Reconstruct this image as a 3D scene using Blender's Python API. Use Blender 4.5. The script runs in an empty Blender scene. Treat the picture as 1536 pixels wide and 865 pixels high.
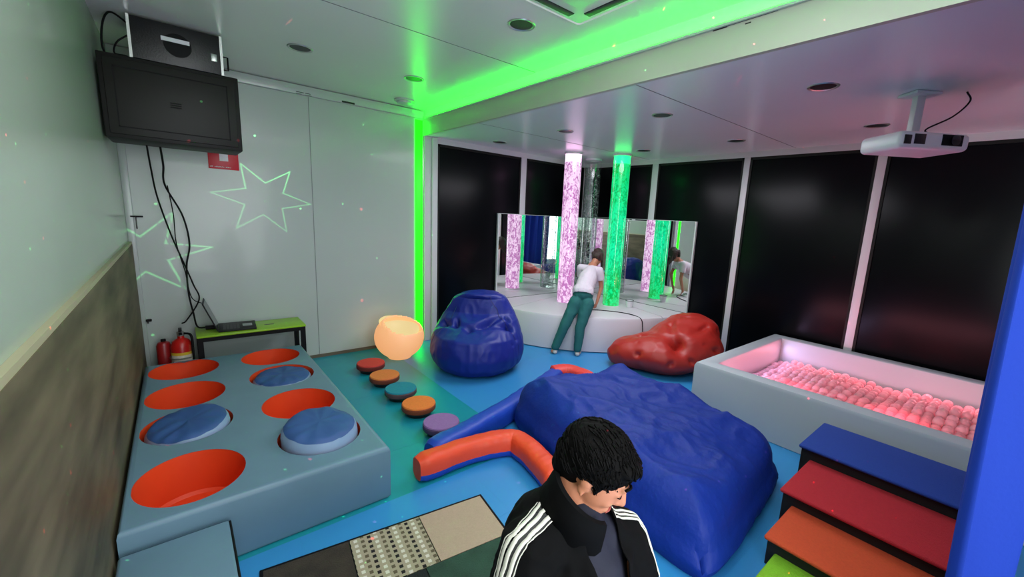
import bpy, bmesh, math, random
from math import sin, cos, pi, radians as R
from mathutils import Vector as V, Matrix, noise
from mathutils.bvhtree import BVHTree

SC = bpy.context.scene
COL = SC.collection
random.seed(7)

# ------------------------------------------------------------------ camera
YAW, PITCH, ROLL, FPX, PX, PY = 0.7175, -0.1767, 0.0508, 629.5, 811.74, 436.94
cd = bpy.data.cameras.new('camera'); cam = bpy.data.objects.new('camera', cd); COL.objects.link(cam)
fw = V((sin(YAW) * cos(PITCH), cos(YAW) * cos(PITCH), sin(PITCH)))
r0 = V((cos(YAW), -sin(YAW), 0)); u0 = r0.cross(fw)
rr = cos(ROLL) * r0 + sin(ROLL) * u0; uu = -sin(ROLL) * r0 + cos(ROLL) * u0
m = Matrix.Identity(4)
for i in range(3):
    m[i][0] = rr[i]; m[i][1] = uu[i]; m[i][2] = -fw[i]
m.translation = V((0.3217, 0, 1.7))
cam.matrix_world = m
cd.sensor_width = 36; cd.lens = FPX / 1536 * 36
cd.shift_x = (768 - PX) / 1536; cd.shift_y = (PY - 432.5) / 1536
cd.clip_start = 0.02
SC.camera = cam
SC.view_settings.view_transform = 'Standard'; SC.view_settings.look = 'None'
SC.view_settings.gamma = 1; SC.view_settings.exposure = 0.0
SC.view_settings.use_curve_mapping = False

# ------------------------------------------------------------------ world, doorway light and added overhead fill
w = bpy.data.worlds.new('world'); SC.world = w; w.use_nodes = True
w.node_tree.nodes['Background'].inputs[0].default_value = (.55, .6, .65, 1)
w.node_tree.nodes['Background'].inputs[1].default_value = 0.3

def area(name, loc, target, size, power, col):
    l = bpy.data.lights.new(name, 'AREA'); l.shape = 'RECTANGLE'; l.size, l.size_y = size
    l.energy = power; l.color = col
    o = bpy.data.objects.new(name, l); COL.objects.link(o); o.location = loc
    o.rotation_euler = (V(target) - V(loc)).to_track_quat('-Z', 'Y').to_euler()
    return o
area('doorway_daylight', (1.1, -1.25, 1.35), (1.5, 5, 1.3), (1.9, 2.3), 84, (.95, .98, 1.0))
area('upper_bay_fill', (1.35, .9, 2.86), (1.35, .9, 0), (2.0, 2.6), 56, (.98, .99, 1.0))  # added fill with no fixture, brightens floor, bench and mats from above
area('side_bay_fill', (3.75, 2.75, 2.58), (3.75, 2.75, 0), (1.5, 1.5), 52, (.94, .92, 1.0))  # added fill under the lower ceiling, brightens platform and bay; no fixture there

# ------------------------------------------------------------------ helpers
def lin(c):
    return tuple(((v / 255) / 12.92 if v / 255 <= .04045 else ((v / 255 + .055) / 1.055) ** 2.4) for v in c)

def mat(name, rgb, rough=.6, metal=0, emit=None, estr=0, bump=0, bscale=40, var=0, vscale=6, coat=0, spec=.5, stretch=None, trans=0):
    """procedural principled material; rgb in sRGB 0-255"""
    M = bpy.data.materials.new(name); M.use_nodes = True
    nt = M.node_tree; b = nt.nodes['Principled BSDF']
    c = lin(rgb)
    b.inputs['Base Color'].default_value = (*c, 1)
    b.inputs['Roughness'].default_value = rough; b.inputs['Metallic'].default_value = metal
    b.inputs['Specular IOR Level'].default_value = spec
    if coat: b.inputs['Coat Weight'].default_value = coat; b.inputs['Coat Roughness'].default_value = .08
    if emit: b.inputs['Emission Color'].default_value = (*lin(emit), 1); b.inputs['Emission Strength'].default_value = estr
    if trans: b.inputs['Transmission Weight'].default_value = trans
    tc = nt.nodes.new('ShaderNodeTexCoord'); src = tc.outputs['Object']
    if stretch:
        mp = nt.nodes.new('ShaderNodeMapping'); mp.inputs['Scale'].default_value = stretch
        nt.links.new(src, mp.inputs[0]); src = mp.outputs[0]
    n = nt.nodes.new('ShaderNodeTexNoise'); n.inputs['Scale'].default_value = vscale; n.inputs['Detail'].default_value = 4
    nt.links.new(src, n.inputs['Vector'])
    if var:
        rmp = nt.nodes.new('ShaderNodeValToRGB')
        rmp.color_ramp.elements[0].position = .3; rmp.color_ramp.elements[1].position = .7
        rmp.color_ramp.elements[0].color = (*[max(0, v * (1 - var)) for v in c], 1)
        rmp.color_ramp.elements[1].color = (*[min(1, v * (1 + var)) for v in c], 1)
        nt.links.new(n.outputs['Fac'], rmp.inputs[0]); nt.links.new(rmp.outputs[0], b.inputs['Base Color'])
    if bump:
        n2 = nt.nodes.new('ShaderNodeTexNoise'); n2.inputs['Scale'].default_value = bscale; n2.inputs['Detail'].default_value = 3
        nt.links.new(src, n2.inputs['Vector'])
        bp = nt.nodes.new('ShaderNodeBump'); bp.inputs['Strength'].default_value = bump; bp.inputs['Distance'].default_value = .01
        nt.links.new(n2.outputs['Fac'], bp.inputs['Height']); nt.links.new(bp.outputs[0], b.inputs['Normal'])
    return M

def obj(name, bm, M, parent=None, smooth=True, mats=None):
    me = bpy.data.meshes.new(name); bm.to_mesh(me); bm.free()
    for mm in (mats or [M]): me.materials.append(mm)
    o = bpy.data.objects.new(name, me); COL.objects.link(o)
    if smooth:
        me.shade_smooth()
        try: me.set_sharp_from_angle(angle=R(38))
        except Exception: pass
    if parent: o.parent = parent
    return o

def tag(o, label, cat, group=None, kind=None):
    if label: o['label'] = label
    if cat: o['category'] = cat
    if group: o['group'] = group
    if kind: o['kind'] = kind
    return o
def thing(name, label, cat, loc=(0, 0, 0), rz=0, group=None):
    o = bpy.data.objects.new(name, None); COL.objects.link(o); o.location = loc; o.rotation_euler = (0, 0, rz)
    o.empty_display_size = .1
    return tag(o, label, cat, group)
def struct(name, bm, M, **k):
    o = obj(name, bm, M, **k); o['kind'] = 'structure'; return o
def copy_tree(o, parent=None):
    c = o.copy(); COL.objects.link(c); c.parent = parent
    for ch in list(o.children): copy_tree(ch, c)
    return c

def bx(bm, lo, hi, bev=0, seg=2, mi=0, mtx=None):
    lo, hi = V(lo), V(hi)
    r = bmesh.ops.create_cube(bm, size=1)
    vs = r['verts']
    for v in vs: v.co = V(((lo[i] + hi[i]) / 2 + v.co[i] * (hi[i] - lo[i])) for i in range(3))
    fs = set(f for v in vs for f in v.link_faces)
    for f in fs: f.material_index = mi
    if bev:
        es = list(set(e for v in vs for e in v.link_edges))
        rb = bmesh.ops.bevel(bm, geom=es, offset=bev, segments=seg, affect='EDGES', profile=.5)
        vs = list(set(v for f in rb['faces'] for v in f.verts))
    if mtx:
        for v in vs: v.co = mtx @ v.co
    return bm
def NB(): return bmesh.new()
def box(lo, hi, bev=0, seg=2, mtx=None): return bx(NB(), lo, hi, bev, seg, mtx=mtx)

def lathe(bm, prof, c=(0, 0, 0), n=40, mi=0, axis=None):
    """prof [(r,z)...]; closed ends when r==0"""
    rings = []
    for r, z in prof:
        if r <= 1e-6: rings.append([bm.verts.new((0, 0, z))])
        else: rings.append([bm.verts.new((r * cos(2 * pi * i / n), r * sin(2 * pi * i / n), z)) for i in range(n)])
    for a, b in zip(rings, rings[1:]):
        for i in range(n):
            j = (i + 1) % n
            if len(a) == 1 and len(b) == 1: continue
            if len(a) == 1: f = bm.faces.new((a[0], b[i], b[j]))
            elif len(b) == 1: f = bm.faces.new((a[i], a[j], b[0]))
            else: f = bm.faces.new((a[i], a[j], b[j], b[i]))
            f.material_index = mi
    q = V(axis).to_track_quat('Z', 'Y') if axis else None
    for rg in rings:
        for v in rg:
            if q: v.co = q @ v.co
            v.co += V(c)
    return bm

def smooth_path(pts, k=8):
    pts = [V(p) for p in pts]; out = []
    P = [2 * pts[0] - pts[1]] + pts + [2 * pts[-1] - pts[-2]]
    for i in range(1, len(P) - 2):
        for s in range(k):
            t = s / k; a, b, c, d = P[i - 1:i + 3]
            out.append(.5 * ((2 * b) + (c - a) * t + (2 * a - 5 * b + 4 * c - d) * t * t + (3 * b - a - 3 * c + d) * t ** 3))
    out.append(pts[-1]); return out
def tube(bm, pts, r, n=8, k=8, mi=0, closed=False):
    P = smooth_path(pts, k) if k > 1 else [V(p) for p in pts]
    rings = []; up = V((0, 0, 1)); prev = None
    for i, p in enumerate(P):
        t = (P[min(i + 1, len(P) - 1)] - P[max(i - 1, 0)])
        t = t.normalized() if t.length > 1e-9 else V((0, 0, 1))
        a = prev if prev is not None else (up.cross(t) if abs(t.z) < .95 else V((1, 0, 0)).cross(t))
        a = (a - t * a.dot(t)).normalized(); b = t.cross(a); prev = a
        rad = r(i / (len(P) - 1)) if callable(r) else r
        rings.append([bm.verts.new(p + rad * (cos(2 * pi * j / n) * a + sin(2 * pi * j / n) * b)) for j in range(n)])
    for A, B in zip(rings, rings[1:]):
        for j in range(n):
            f = bm.faces.new((A[j], A[(j + 1) % n], B[(j + 1) % n], B[j])); f.material_index = mi
    for rg, fl in ((rings[0], 1), (rings[-1], 0)):
        f = bm.faces.new(rg[::-1] if fl else rg); f.material_index = mi
    return bm

def ell(bm, c, r, rot=None, sub=3):
    q = bmesh.ops.create_icosphere(bm, subdivisions=sub, radius=1)
    for v in q['verts']:
        p = V((v.co.x * r[0], v.co.y * r[1], v.co.z * r[2])) if not isinstance(r, (int, float)) else v.co * r
        if rot is not None: p = rot @ p
        v.co = p + V(c)
def cap(bm, a, b, ra, rb, n=20):
    a, b = V(a), V(b); ell(bm, a, ra, sub=2); ell(bm, b, rb, sub=2)
    d = b - a
    if d.length < 1e-6: return
    q = d.to_track_quat('Z', 'Y')
    lathe(bm, [(0, 0), (ra, 0), (rb, d.length), (0, d.length)], n=n, axis=None)
    bm.verts.ensure_lookup_table()
    k = 2 * n + 2
    for v in bm.verts[-k:]: v.co = q @ v.co + a
def bake(bm, voxel=.008, sm=4, fac=.5):
    """fuse overlapping solids into one continuous surface"""
    bmesh.ops.recalc_face_normals(bm, faces=bm.faces)
    me = bpy.data.meshes.new('t'); bm.to_mesh(me); bm.free()
    o = bpy.data.objects.new('t', me); COL.objects.link(o)
    md = o.modifiers.new('r', 'REMESH'); md.mode = 'VOXEL'; md.voxel_size = voxel; md.use_smooth_shade = True
    if sm:
        s = o.modifiers.new('s', 'SMOOTH'); s.iterations = sm; s.factor = fac
    dg = bpy.context.evaluated_depsgraph_get(); dg.update()
    me2 = bpy.data.meshes.new_from_object(o.evaluated_get(dg))
    bpy.data.objects.remove(o); out = bmesh.new(); out.from_mesh(me2); bpy.data.meshes.remove(me2)
    return out
def segd(p, a, b):
    ab = b - a; t = max(0, min(1, (p - a).dot(ab) / max(ab.length_squared, 1e-9)))
    return (p - a - ab * t).length
def rumple(bm, f):
    bm.normal_update()
    mv = [(v, v.co + v.normal * f(v.co.copy())) for v in bm.verts]
    for v, c in mv: v.co = c
    return bm
def ridged(p, s, seed=0):
    q = V((p[0] * s + seed, p[1] * s + seed * 1.7, p[2] * s + seed * .3))
    return 1 - 2 * abs(noise.noise(q))

# ------------------------------------------------------------------ dimensions
XL, XR, YB, YF, ZC, Z2, XB, ZP = 0.0, 5.676, 5.06, -1.3, 2.878, 2.5975, 2.70, 2.53
PLH, PLR = .47, 2.05

# ------------------------------------------------------------------ room materials
m_wall = mat('white wall laminate', (176, 186, 182), .30, var=.03, vscale=.8, coat=.18, bump=.02, bscale=3)
m_wall_l = mat('left wall laminate', (160, 176, 160), .26, var=.03, vscale=.8, coat=.2, bump=.02, bscale=3)
m_ceil = mat('white ceiling laminate', (218, 222, 216), .30, var=.02, vscale=1, spec=.6)
m_ceil2 = mat('white bay ceiling laminate', (228, 234, 238), .27, var=.02, vscale=1, spec=.7)
m_frame = mat('white painted frame', (205, 205, 208), .4)
m_black = mat('black glossy panel', (7, 9, 12), .28, bump=.03, bscale=2.5, spec=.13)
m_wood = mat('weathered wood laminate', (98, 90, 70), .6, var=.5, vscale=2.6, stretch=(1, .5, 2.4), bump=.1, bscale=8, spec=.25)
m_blackmat = mat('black matte', (10, 10, 12), .6, spec=.2)
m_black_metal = mat('black powder coat', (20, 20, 17), .55, spec=.3)
m_joint = mat('ceiling joint', (120, 120, 122), .6)
m_dark = mat('dark lamp recess', (24, 22, 22), .4)
m_alu = mat('aluminium edge', (190, 195, 190), .3, .8)
m_white_pl = mat('white plastic', (222, 222, 226), .35)

# floor: interlocking foam mats, teal near the back left corner, blue elsewhere
m_floor = bpy.data.materials.new('foam floor mats'); m_floor.use_nodes = True
nt = m_floor.node_tree; b = nt.nodes['Principled BSDF']; b.inputs['Roughness'].default_value = .38
tc = nt.nodes.new('ShaderNodeTexCoord'); sep = nt.nodes.new('ShaderNodeSeparateXYZ'); nt.links.new(tc.outputs['Object'], sep.inputs[0])
def MN(op, a, bb=None, c=None, nt_=None):
    T = nt_ or nt
    n = T.nodes.new('ShaderNodeMath'); n.operation = op
    for i, s in enumerate((a, bb, c)):
        if s is None: continue
        if isinstance(s, (int, float)): n.inputs[i].default_value = s
        else: T.links.new(s, n.inputs[i])
    return n.outputs[0]
teal = MN('MULTIPLY', MN('LESS_THAN', sep.outputs[0], 2.18), MN('GREATER_THAN', sep.outputs[1], 2.22))
mix = nt.nodes.new('ShaderNodeMix'); mix.data_type = 'RGBA'; nt.links.new(teal, mix.inputs[0])
mix.inputs[6].default_value = (*lin((54, 146, 214)), 1); mix.inputs[7].default_value = (*lin((24, 148, 168)), 1)
nz = nt.nodes.new('ShaderNodeTexNoise'); nz.inputs['Scale'].default_value = 1.5
mx2 = nt.nodes.new('ShaderNodeMix'); mx2.data_type = 'RGBA'; mx2.blend_type = 'MULTIPLY'; mx2.inputs[0].default_value = .25
nt.links.new(mix.outputs[2], mx2.inputs[6]); nt.links.new(nz.outputs['Color'], mx2.inputs[7]); nt.links.new(mx2.outputs[2], b.inputs['Base Color'])
sx = MN('LESS_THAN', MN('ABSOLUTE', MN('SUBTRACT', MN('FRACT', MN('DIVIDE', MN('SUBTRACT', sep.outputs[0], 1.68), 1.0)), .5)), .4965)
sy = MN('LESS_THAN', MN('ABSOLUTE', MN('SUBTRACT', MN('FRACT', MN('DIVIDE', MN('SUBTRACT', sep.outputs[1], 1.72), 1.0)), .5)), .4965)
hh = MN('MULTIPLY', sx, sy)
bp = nt.nodes.new('ShaderNodeBump'); bp.inputs['Distance'].default_value = .006; bp.inputs['Strength'].default_value = .9
nt.links.new(hh, bp.inputs['Height']); nt.links.new(bp.outputs[0], b.inputs['Normal'])

# ------------------------------------------------------------------ room shell
struct('floor', box((XL - .1, YF - .1, -.1), (XR + .1, YB + .1, 0)), m_floor, smooth=False)
struct('wall_left', box((XL - .12, YF - .1, 0), (XL, YB + .1, ZC + .1)), m_wall_l, smooth=False)
bm = box((XL, YB, 0), (XB + .17, YB + .12, ZC + .1)); struct('wall_back', bm, m_wall, smooth=False)
bm = box((XB + .17, YB + .035, 0), (XR + .12, YB + .12, ZC)); struct('wall_alcove', bm, m_frame, smooth=False)
struct('wall_right', box((XR + .03, YF - .1, 0), (XR + .12, YB + .1, ZC)), m_frame, smooth=False)
struct('wall_front', box((XL - .1, YF - .12, 0), (XR + .1, YF, ZC + .1)), m_frame, smooth=False)
bm = box((XL - .1, YF - .1, ZC), (XB, YB + .1, ZC + .1)); struct('ceiling', bm, m_ceil, smooth=False)
bm = box((XB, YF - .1, Z2), (XR + .1, YB + .1, ZC + .1)); struct('ceiling_lower', bm, m_ceil2, smooth=False)
# face of the drop between the two ceilings, then thin covers over the ceiling joints
struct('trim_1', box((XB - .012, YF, Z2 - .004), (XB + .02, YB, ZC - .10)), mat('beam face paint', (176, 182, 165), .4), smooth=False)
struct('trim_2', box((XL, YB - .035, ZC - .095), (XB - .02, YB, ZC - .004), .01), m_wall)
bm = NB()
for y in (-.2, 2.93): bx(bm, (XL, y - .003, ZC - .002), (XB - .012, y + .003, ZC))
struct('trim_3', bm, m_joint, smooth=False)
bm = NB()
for y in (1.9, 3.85): bx(bm, (XB + .02, y - .003, Z2 - .002), (XR, y + .003, Z2))
struct('trim_4', bm, m_joint, smooth=False)
# pale post where the back wall meets the bay, and frames between the black panels
struct('trim_5', box((XB, YB - .03, 0), (XB + .155, YB + .03, Z2), .004), m_frame)
struct('trim_6', box((XB + .09, YB - .06, 0), (XB + .165, YB - .02, Z2 - .01), .004), m_frame)
struct('trim_7', box((XB + .16, YB - .02, ZP), (XR, YB + .03, Z2)), m_frame, smooth=False)
struct('trim_8', box((XR - .02, YF, ZP), (XR + .03, YB, Z2)), m_frame, smooth=False)
wn = 1
def panel_y(x0, x1):
    global wn
    o = struct('window_%d' % wn, box((x0, YB, .05), (x1, YB + .03, ZP - .003), .004), m_black); wn += 1
    bm = NB()
    for lo, hi in (((x0, YB - .008, .05), (x0 + .025, YB + .002, ZP)), ((x1 - .025, YB - .008, .05), (x1, YB + .002, ZP)), ((x0, YB - .008, ZP - .03), (x1, YB + .002, ZP))): bx(bm, lo, hi)
    obj('window_frame', bm, m_black_metal, o, smooth=False)
def panel_x(y0, y1):
    global wn
    o = struct('window_%d' % wn, box((XR, y0, .05), (XR + .03, y1, ZP - .003), .004), m_black); wn += 1
    bm = NB()
    for lo, hi in (((XR - .008, y0, .05), (XR + .002, y0 + .025, ZP)), ((XR - .008, y1 - .025, .05), (XR + .002, y1, ZP)), ((XR - .008, y0, ZP - .03), (XR + .002, y1, ZP))): bx(bm, lo, hi)
    obj('window_frame', bm, m_black_metal, o, smooth=False)
panel_y(2.89, 4.22); panel_y(4.32, 5.55)
for a, b_ in ((3.79, 4.95), (2.462, 3.688), (1.137, 2.389), (-.20, 1.062), (-1.28, -.28)): panel_x(a, b_)
bm = NB()
for a, b_ in ((4.22, 4.32), (5.55, XR)): bx(bm, (a, YB - .012, 0), (b_, YB + .03, ZP), .003)
struct('trim_9', bm, m_frame)
bm = NB()
for a, b_ in ((3.688, 3.79), (2.389, 2.462), (1.062, 1.137), (-.28, -.20), (4.95, YB - .012)): bx(bm, (XR - .012, a, 0), (XR + .03, b_, ZP), .003)
struct('trim_10', bm, m_frame)
# wooden dado sheet on the left wall with pale top strip
struct('trim_11', box((0, YF, 0), (.022, YB - .02, 1.29)), m_wood, smooth=False)
struct('trim_12', box((0, YF, 1.29), (.02, YB - .02, 1.312)), mat('pale edge strip', (165, 160, 130), .5), smooth=False)
struct('trim_13', box((0, YB - .02, 0), (.05, YB, ZC), .004), m_wall)
struct('baseboard_back', box((1.25, YB - .012, 0), (XB, YB, .035)), mat('brown skirting', (92, 84, 70), .6), smooth=False)
# wall panel joints on the back wall
bm = NB()
bx(bm, (1.443, YB - .0035, 0), (1.449, YB, 2.78))
struct('trim_14', bm, mat('panel joint', (128, 136, 134), .5), smooth=False)

# ------------------------------------------------------------------ green LED strips
m_led = mat('green led', (10, 255, 10), .4, emit=(8, 255, 4), estr=45)
t = thing('led_strip', 'long green glowing light strip running along the ceiling beam', 'light strip', (XB, 2, 2.782))
obj('channel', box((-.028, YF + .02 - 2, -.010), (-.012, YB - .05 - 2, .006)), m_wall, t, smooth=False)
obj('diffuser', box((-.025, YF + .02 - 2, .006), (-.015, YB - .05 - 2, .009), .001), m_led, t)
m_led2 = mat('green led upright', (10, 255, 10), .4, emit=(8, 255, 4), estr=10)
t = thing('led_strip', 'upright green glowing strip at the end of the back wall above the orange seat', 'light strip', (XB - .025, YB - .012, .08))
obj('channel', box((.008, -.004, 0), (.022, .012, 2.69)), m_alu, t, smooth=False)
obj('diffuser', box((-.085, .002, 0), (.008, .010, 2.69), .003), m_led2, t)  # emitter wider than the strip, includes the green glow on the wall beside it

# ------------------------------------------------------------------ downlights
def downlight(loc, label, r=.082, group=None):
    t = thing('downlight', label, 'ceiling light', loc, 0, group)
    obj('rim', lathe(NB(), [(r - .012, .0), (r - .004, -.006), (r + .004, -.006), (r + .008, 0)], n=36), m_alu, t)
    obj('lens', lathe(NB(), [(0, -.0025), (r - .022, -.0025), (r - .009, -.001)], n=36), m_dark, t)
    return t
g = 'round recessed downlights, switched off'
for (x, y), l in (((1.148, 3.905), 'dark round downlight in the upper ceiling nearest the wall cabinet'),
                  ((2.073, 3.922), 'dark round downlight in the upper ceiling, just left of the green glow'),
                  ((2.065, 2.316), 'dark brown round downlight in the upper ceiling beside the air conditioner')):
    downlight((x, y, ZC), l, group=g)
for (x, y), l in (((3.51, 4.59), 'dark downlight in the lower ceiling above the left black panel'),
                  ((3.52, 3.41), 'dark downlight in the lower ceiling, half lit by the pink bubble tube glow'),
                  ((4.95, 3.45), 'dark downlight in the lower ceiling just behind the green bubble tube top'),
                  ((3.53, 2.228), 'shiny ringed downlight in the middle of the lower ceiling'),
                  ((4.92, 2.232), 'dark downlight in the lower ceiling above the narrow white post, left of the projector'),
                  ((3.50, 1.026), 'largest looking dark downlight in the lower ceiling, in front of the projector'),
                  ((4.88, 1.02), 'dark downlight in the lower ceiling directly left of the projector')):
    downlight((x, y, Z2), l, group=g)
t = thing('smoke_detector', 'round white smoke detector on the ceiling in the back corner by the green glow', 'smoke detector', (2.33, 4.74, ZC))
obj('base', lathe(NB(), [(.11, 0), (.11, -.014), (.085, -.02)], n=36), m_wall, t)
obj('sensor_head', lathe(NB(), [(.085, -.012), (.08, -.034), (.05, -.045), (0, -.046)], n=36), m_wall, t)

# air conditioner cassette
t = thing('air_conditioner', 'white square ceiling cassette air conditioner with dark slots', 'air conditioner', (1.84, 1.58, ZC))
obj('panel', box((-.43, -.43, -.03), (.43, .43, 0), .028, 3), m_ceil, t)
obj('grille', box((-.27, -.27, -.042), (.27, .27, -.026), .01), m_ceil, t)
bm = NB()
for a in range(4):
    q = Matrix.Rotation(a * pi / 2, 4, 'Z')
    bx(bm, (-.30, .335, -.034), (.30, .385, -.026), .006, mtx=q)
    ob = obj('air_slot', bm, m_dark, t); bm = NB()
bm.free()

# ------------------------------------------------------------------ corner platform
m_vinyl = mat('white vinyl', (206, 202, 208), .38, bump=.06, bscale=9)
m_vinyl_in = mat('white vinyl plain', (206, 202, 208), .5)
def wedge(a0, a1, r, h, gap=.006, rnd=.05, cx=XR - .055, cy=YB - .055):
    bm = NB(); n = 26
    prof = [(0, 0), (0, .02)]
    rows = []
    rp = [(r, .012), (r, h - rnd), (r - rnd * .3, h - rnd * .3), (r - rnd, h)]
    for rad, z in rp:
        row = []
        for i in range(n + 1):
            a = a0 + (a1 - a0) * i / n
            da = gap / rad
            a = max(a, a0 + da) if i == 0 else (min(a, a1 - da) if i == n else a)
            row.append(bm.verts.new((cx + rad * cos(a), cy + rad * sin(a), z)))
        rows.append(row)
    for A, B in zip(rows, rows[1:]):
        for i in range(n): bm.faces.new((A[i], A[i + 1], B[i + 1], B[i]))
    am = (a0 + a1) / 2
    ctop = bm.verts.new((cx + .02 * cos(am), cy + .02 * sin(am), h)); cbot = bm.verts.new((cx + .02 * cos(am), cy + .02 * sin(am), .012))
    for i in range(n): bm.faces.new((rows[-1][i], rows[-1][i + 1], ctop)); bm.faces.new((rows[0][i + 1], rows[0][i], cbot))
    for i, s in ((0, 1), (n, -1)):
        lst = [rw[i] for rw in rows] + [ctop, cbot]
        bm.faces.new(lst if s < 0 else lst[::-1])
    bmesh.ops.recalc_face_normals(bm, faces=bm.faces)
    return bm
t = thing('corner_platform', 'white padded quarter-round platform carrying the bubble tubes in the corner', 'platform', (0, 0, 0))
for a0, a1 in ((180, 196), (196, 256), (256, 270)):
    obj('cushion_block', wedge(R(a0), R(a1), PLR, PLH), m_vinyl, t)

# ------------------------------------------------------------------ corner mirrors
m_mirror = mat('mirror glass', (236, 240, 238), .0, 1.0)
m_edge = mat('mirror edge', (205, 215, 212), .25)
def mirror(label, lo, hi, face, ax):
    t = thing('mirror', label, 'mirror', ((lo[0] + hi[0]) / 2, (lo[1] + hi[1]) / 2, lo[2]), 0, 'tall corner mirrors')
    c = V(((lo[0] + hi[0]) / 2, (lo[1] + hi[1]) / 2, lo[2]))
    obj('backing', box(V(lo) - c, V(hi) - c), m_edge, t, smooth=False)
    l2, h2 = V(lo), V(hi); e = .006
    if ax == 'y': l2.y = lo[1] - .003; h2.y = lo[1] - .0005; l2.x += e + .012; h2.x -= e
    else: l2.x = lo[0] - .003; h2.x = lo[0] - .0005; l2.y += e + .012; h2.y -= e
    l2.z += e; h2.z -= e
    obj('glass', box(l2 - c, h2 - c), m_mirror, t, smooth=False)
mirror('mirror standing on the left side of the bubble tube corner, against the back panels', (3.815, YB - .045, PLH + .001), (XR - .047, YB - .013, 1.715), -1, 'y')
mirror('mirror on the right side of the bubble tube corner, reflecting the child from the side', (XR - .045, 2.98, PLH + .001), (XR - .013, YB - .047, 1.735), -1, 'x')

# ------------------------------------------------------------------ bubble tubes
def bubble_mat(name, base, hot, s, cool=None, dens=26):
    M = bpy.data.materials.new(name); M.use_nodes = True; nt = M.node_tree
    b = nt.nodes['Principled BSDF']; b.inputs['Base Color'].default_value = (*lin([v * .4 for v in base]), 1); b.inputs['Roughness'].default_value = .15
    tc = nt.nodes.new('ShaderNodeTexCoord'); mp = nt.nodes.new('ShaderNodeMapping'); mp.inputs['Scale'].default_value = (1, 1, .7)
    nt.links.new(tc.outputs['Object'], mp.inputs[0])
    n1 = nt.nodes.new('ShaderNodeTexNoise'); n1.inputs['Scale'].default_value = dens; n1.inputs['Detail'].default_value = 3; n1.inputs['Roughness'].default_value = .6; n1.inputs['Distortion'].default_value = 1.2
    nt.links.new(mp.outputs[0], n1.inputs[0])
    n3 = nt.nodes.new('ShaderNodeTexNoise'); n3.inputs['Scale'].default_value = 4
    nt.links.new(mp.outputs[0], n3.inputs[0])
    ad = MN('ADD', MN('MULTIPLY', n1.outputs['Fac'], .75, nt_=nt), MN('MULTIPLY', n3.outputs['Fac'], .28, nt_=nt), nt_=nt)
    cr = nt.nodes.new('ShaderNodeValToRGB'); e = cr.color_ramp.elements
    e[0].position = .46; e[0].color = (*lin(base), 1); e[1].position = .55; e[1].color = (*lin(hot), 1)
    nt.links.new(ad, cr.inputs[0])
    out = cr.outputs[0]
    if cool:
        sp = nt.nodes.new('ShaderNodeSeparateXYZ'); nt.links.new(tc.outputs['Object'], sp.inputs[0])
        rp = nt.nodes.new('ShaderNodeValToRGB'); f = rp.color_ramp.elements
        f[0].position = 0; f[0].color = (*lin(base), 1); f[1].position = 1; f[1].color = (*lin(base), 1)
        k = rp.color_ramp.elements.new(.5); k.color = (*lin(cool), 1)
        nt.links.new(MN('DIVIDE', sp.outputs[2], 1.9, nt_=nt), rp.inputs[0])
        mx = nt.nodes.new('ShaderNodeMix'); mx.data_type = 'RGBA'; mx.blend_type = 'MIX'
        nt.links.new(MN('MULTIPLY', n3.outputs['Fac'], .7, nt_=nt), mx.inputs[0]); nt.links.new(out, mx.inputs[6]); nt.links.new(rp.outputs[0], mx.inputs[7]); out = mx.outputs[2]
    nt.links.new(out, b.inputs['Emission Color']); b.inputs['Emission Strength'].default_value = s
    return M
def clear_mat(name, tint, glos=.12, rough=.03, alpha=None):
    M = bpy.data.materials.new(name); M.use_nodes = True; nt = M.node_tree; nt.nodes.clear()
    out = nt.nodes.new('ShaderNodeOutputMaterial'); tr = nt.nodes.new('ShaderNodeBsdfTransparent'); tr.inputs[0].default_value = (*tint, 1)
    gl = nt.nodes.new('ShaderNodeBsdfGlossy'); gl.inputs['Roughness'].default_value = rough
    lw = nt.nodes.new('ShaderNodeLayerWeight'); lw.inputs[0].default_value = .35
    f = MN('ADD', MN('MULTIPLY', lw.outputs['Facing'], .45, nt_=nt), glos * .3, nt_=nt)
    mx = nt.nodes.new('ShaderNodeMixShader'); nt.links.new(f, mx.inputs[0]); nt.links.new(tr.outputs[0], mx.inputs[1]); nt.links.new(gl.outputs[0], mx.inputs[2])
    if alpha:  # froth: streaks of small bubbles in the clear water
        tc = nt.nodes.new('ShaderNodeTexCoord'); n1 = nt.nodes.new('ShaderNodeTexNoise'); n1.inputs['Scale'].default_value = 22; n1.inputs['Detail'].default_value = 4; n1.inputs['Distortion'].default_value = 1.5
        nt.links.new(tc.outputs['Object'], n1.inputs[0])
        cr = nt.nodes.new('ShaderNodeValToRGB'); cr.color_ramp.elements[0].position = .52; cr.color_ramp.elements[1].position = .68
        cr.color_ramp.elements[1].color = (.75, .75, .75, 1); nt.links.new(n1.outputs['Fac'], cr.inputs[0])
        df = nt.nodes.new('ShaderNodeBsdfPrincipled'); df.inputs['Base Color'].default_value = (*lin((190, 200, 195)), 1); df.inputs['Roughness'].default_value = .2
        m2 = nt.nodes.new('ShaderNodeMixShader'); nt.links.new(cr.outputs[0], m2.inputs[0]); nt.links.new(mx.outputs[0], m2.inputs[1]); nt.links.new(df.outputs[0], m2.inputs[2]); mx = m2
    nt.links.new(mx.outputs[0], out.inputs[0]); return M
m_acryl = clear_mat('clear acrylic', (.97, .98, .98))
m_pink = bubble_mat('pink lit bubbling water', (186, 112, 180), (252, 214, 248), 1.15, dens=24)
m_green = bubble_mat('green lit bubbling water', (0, 170, 58), (20, 245, 150), 1.2, cool=(8, 215, 190), dens=24)
m_clearw = clear_mat('clear bubbling water', (.80, .86, .84), alpha=True)
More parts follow.
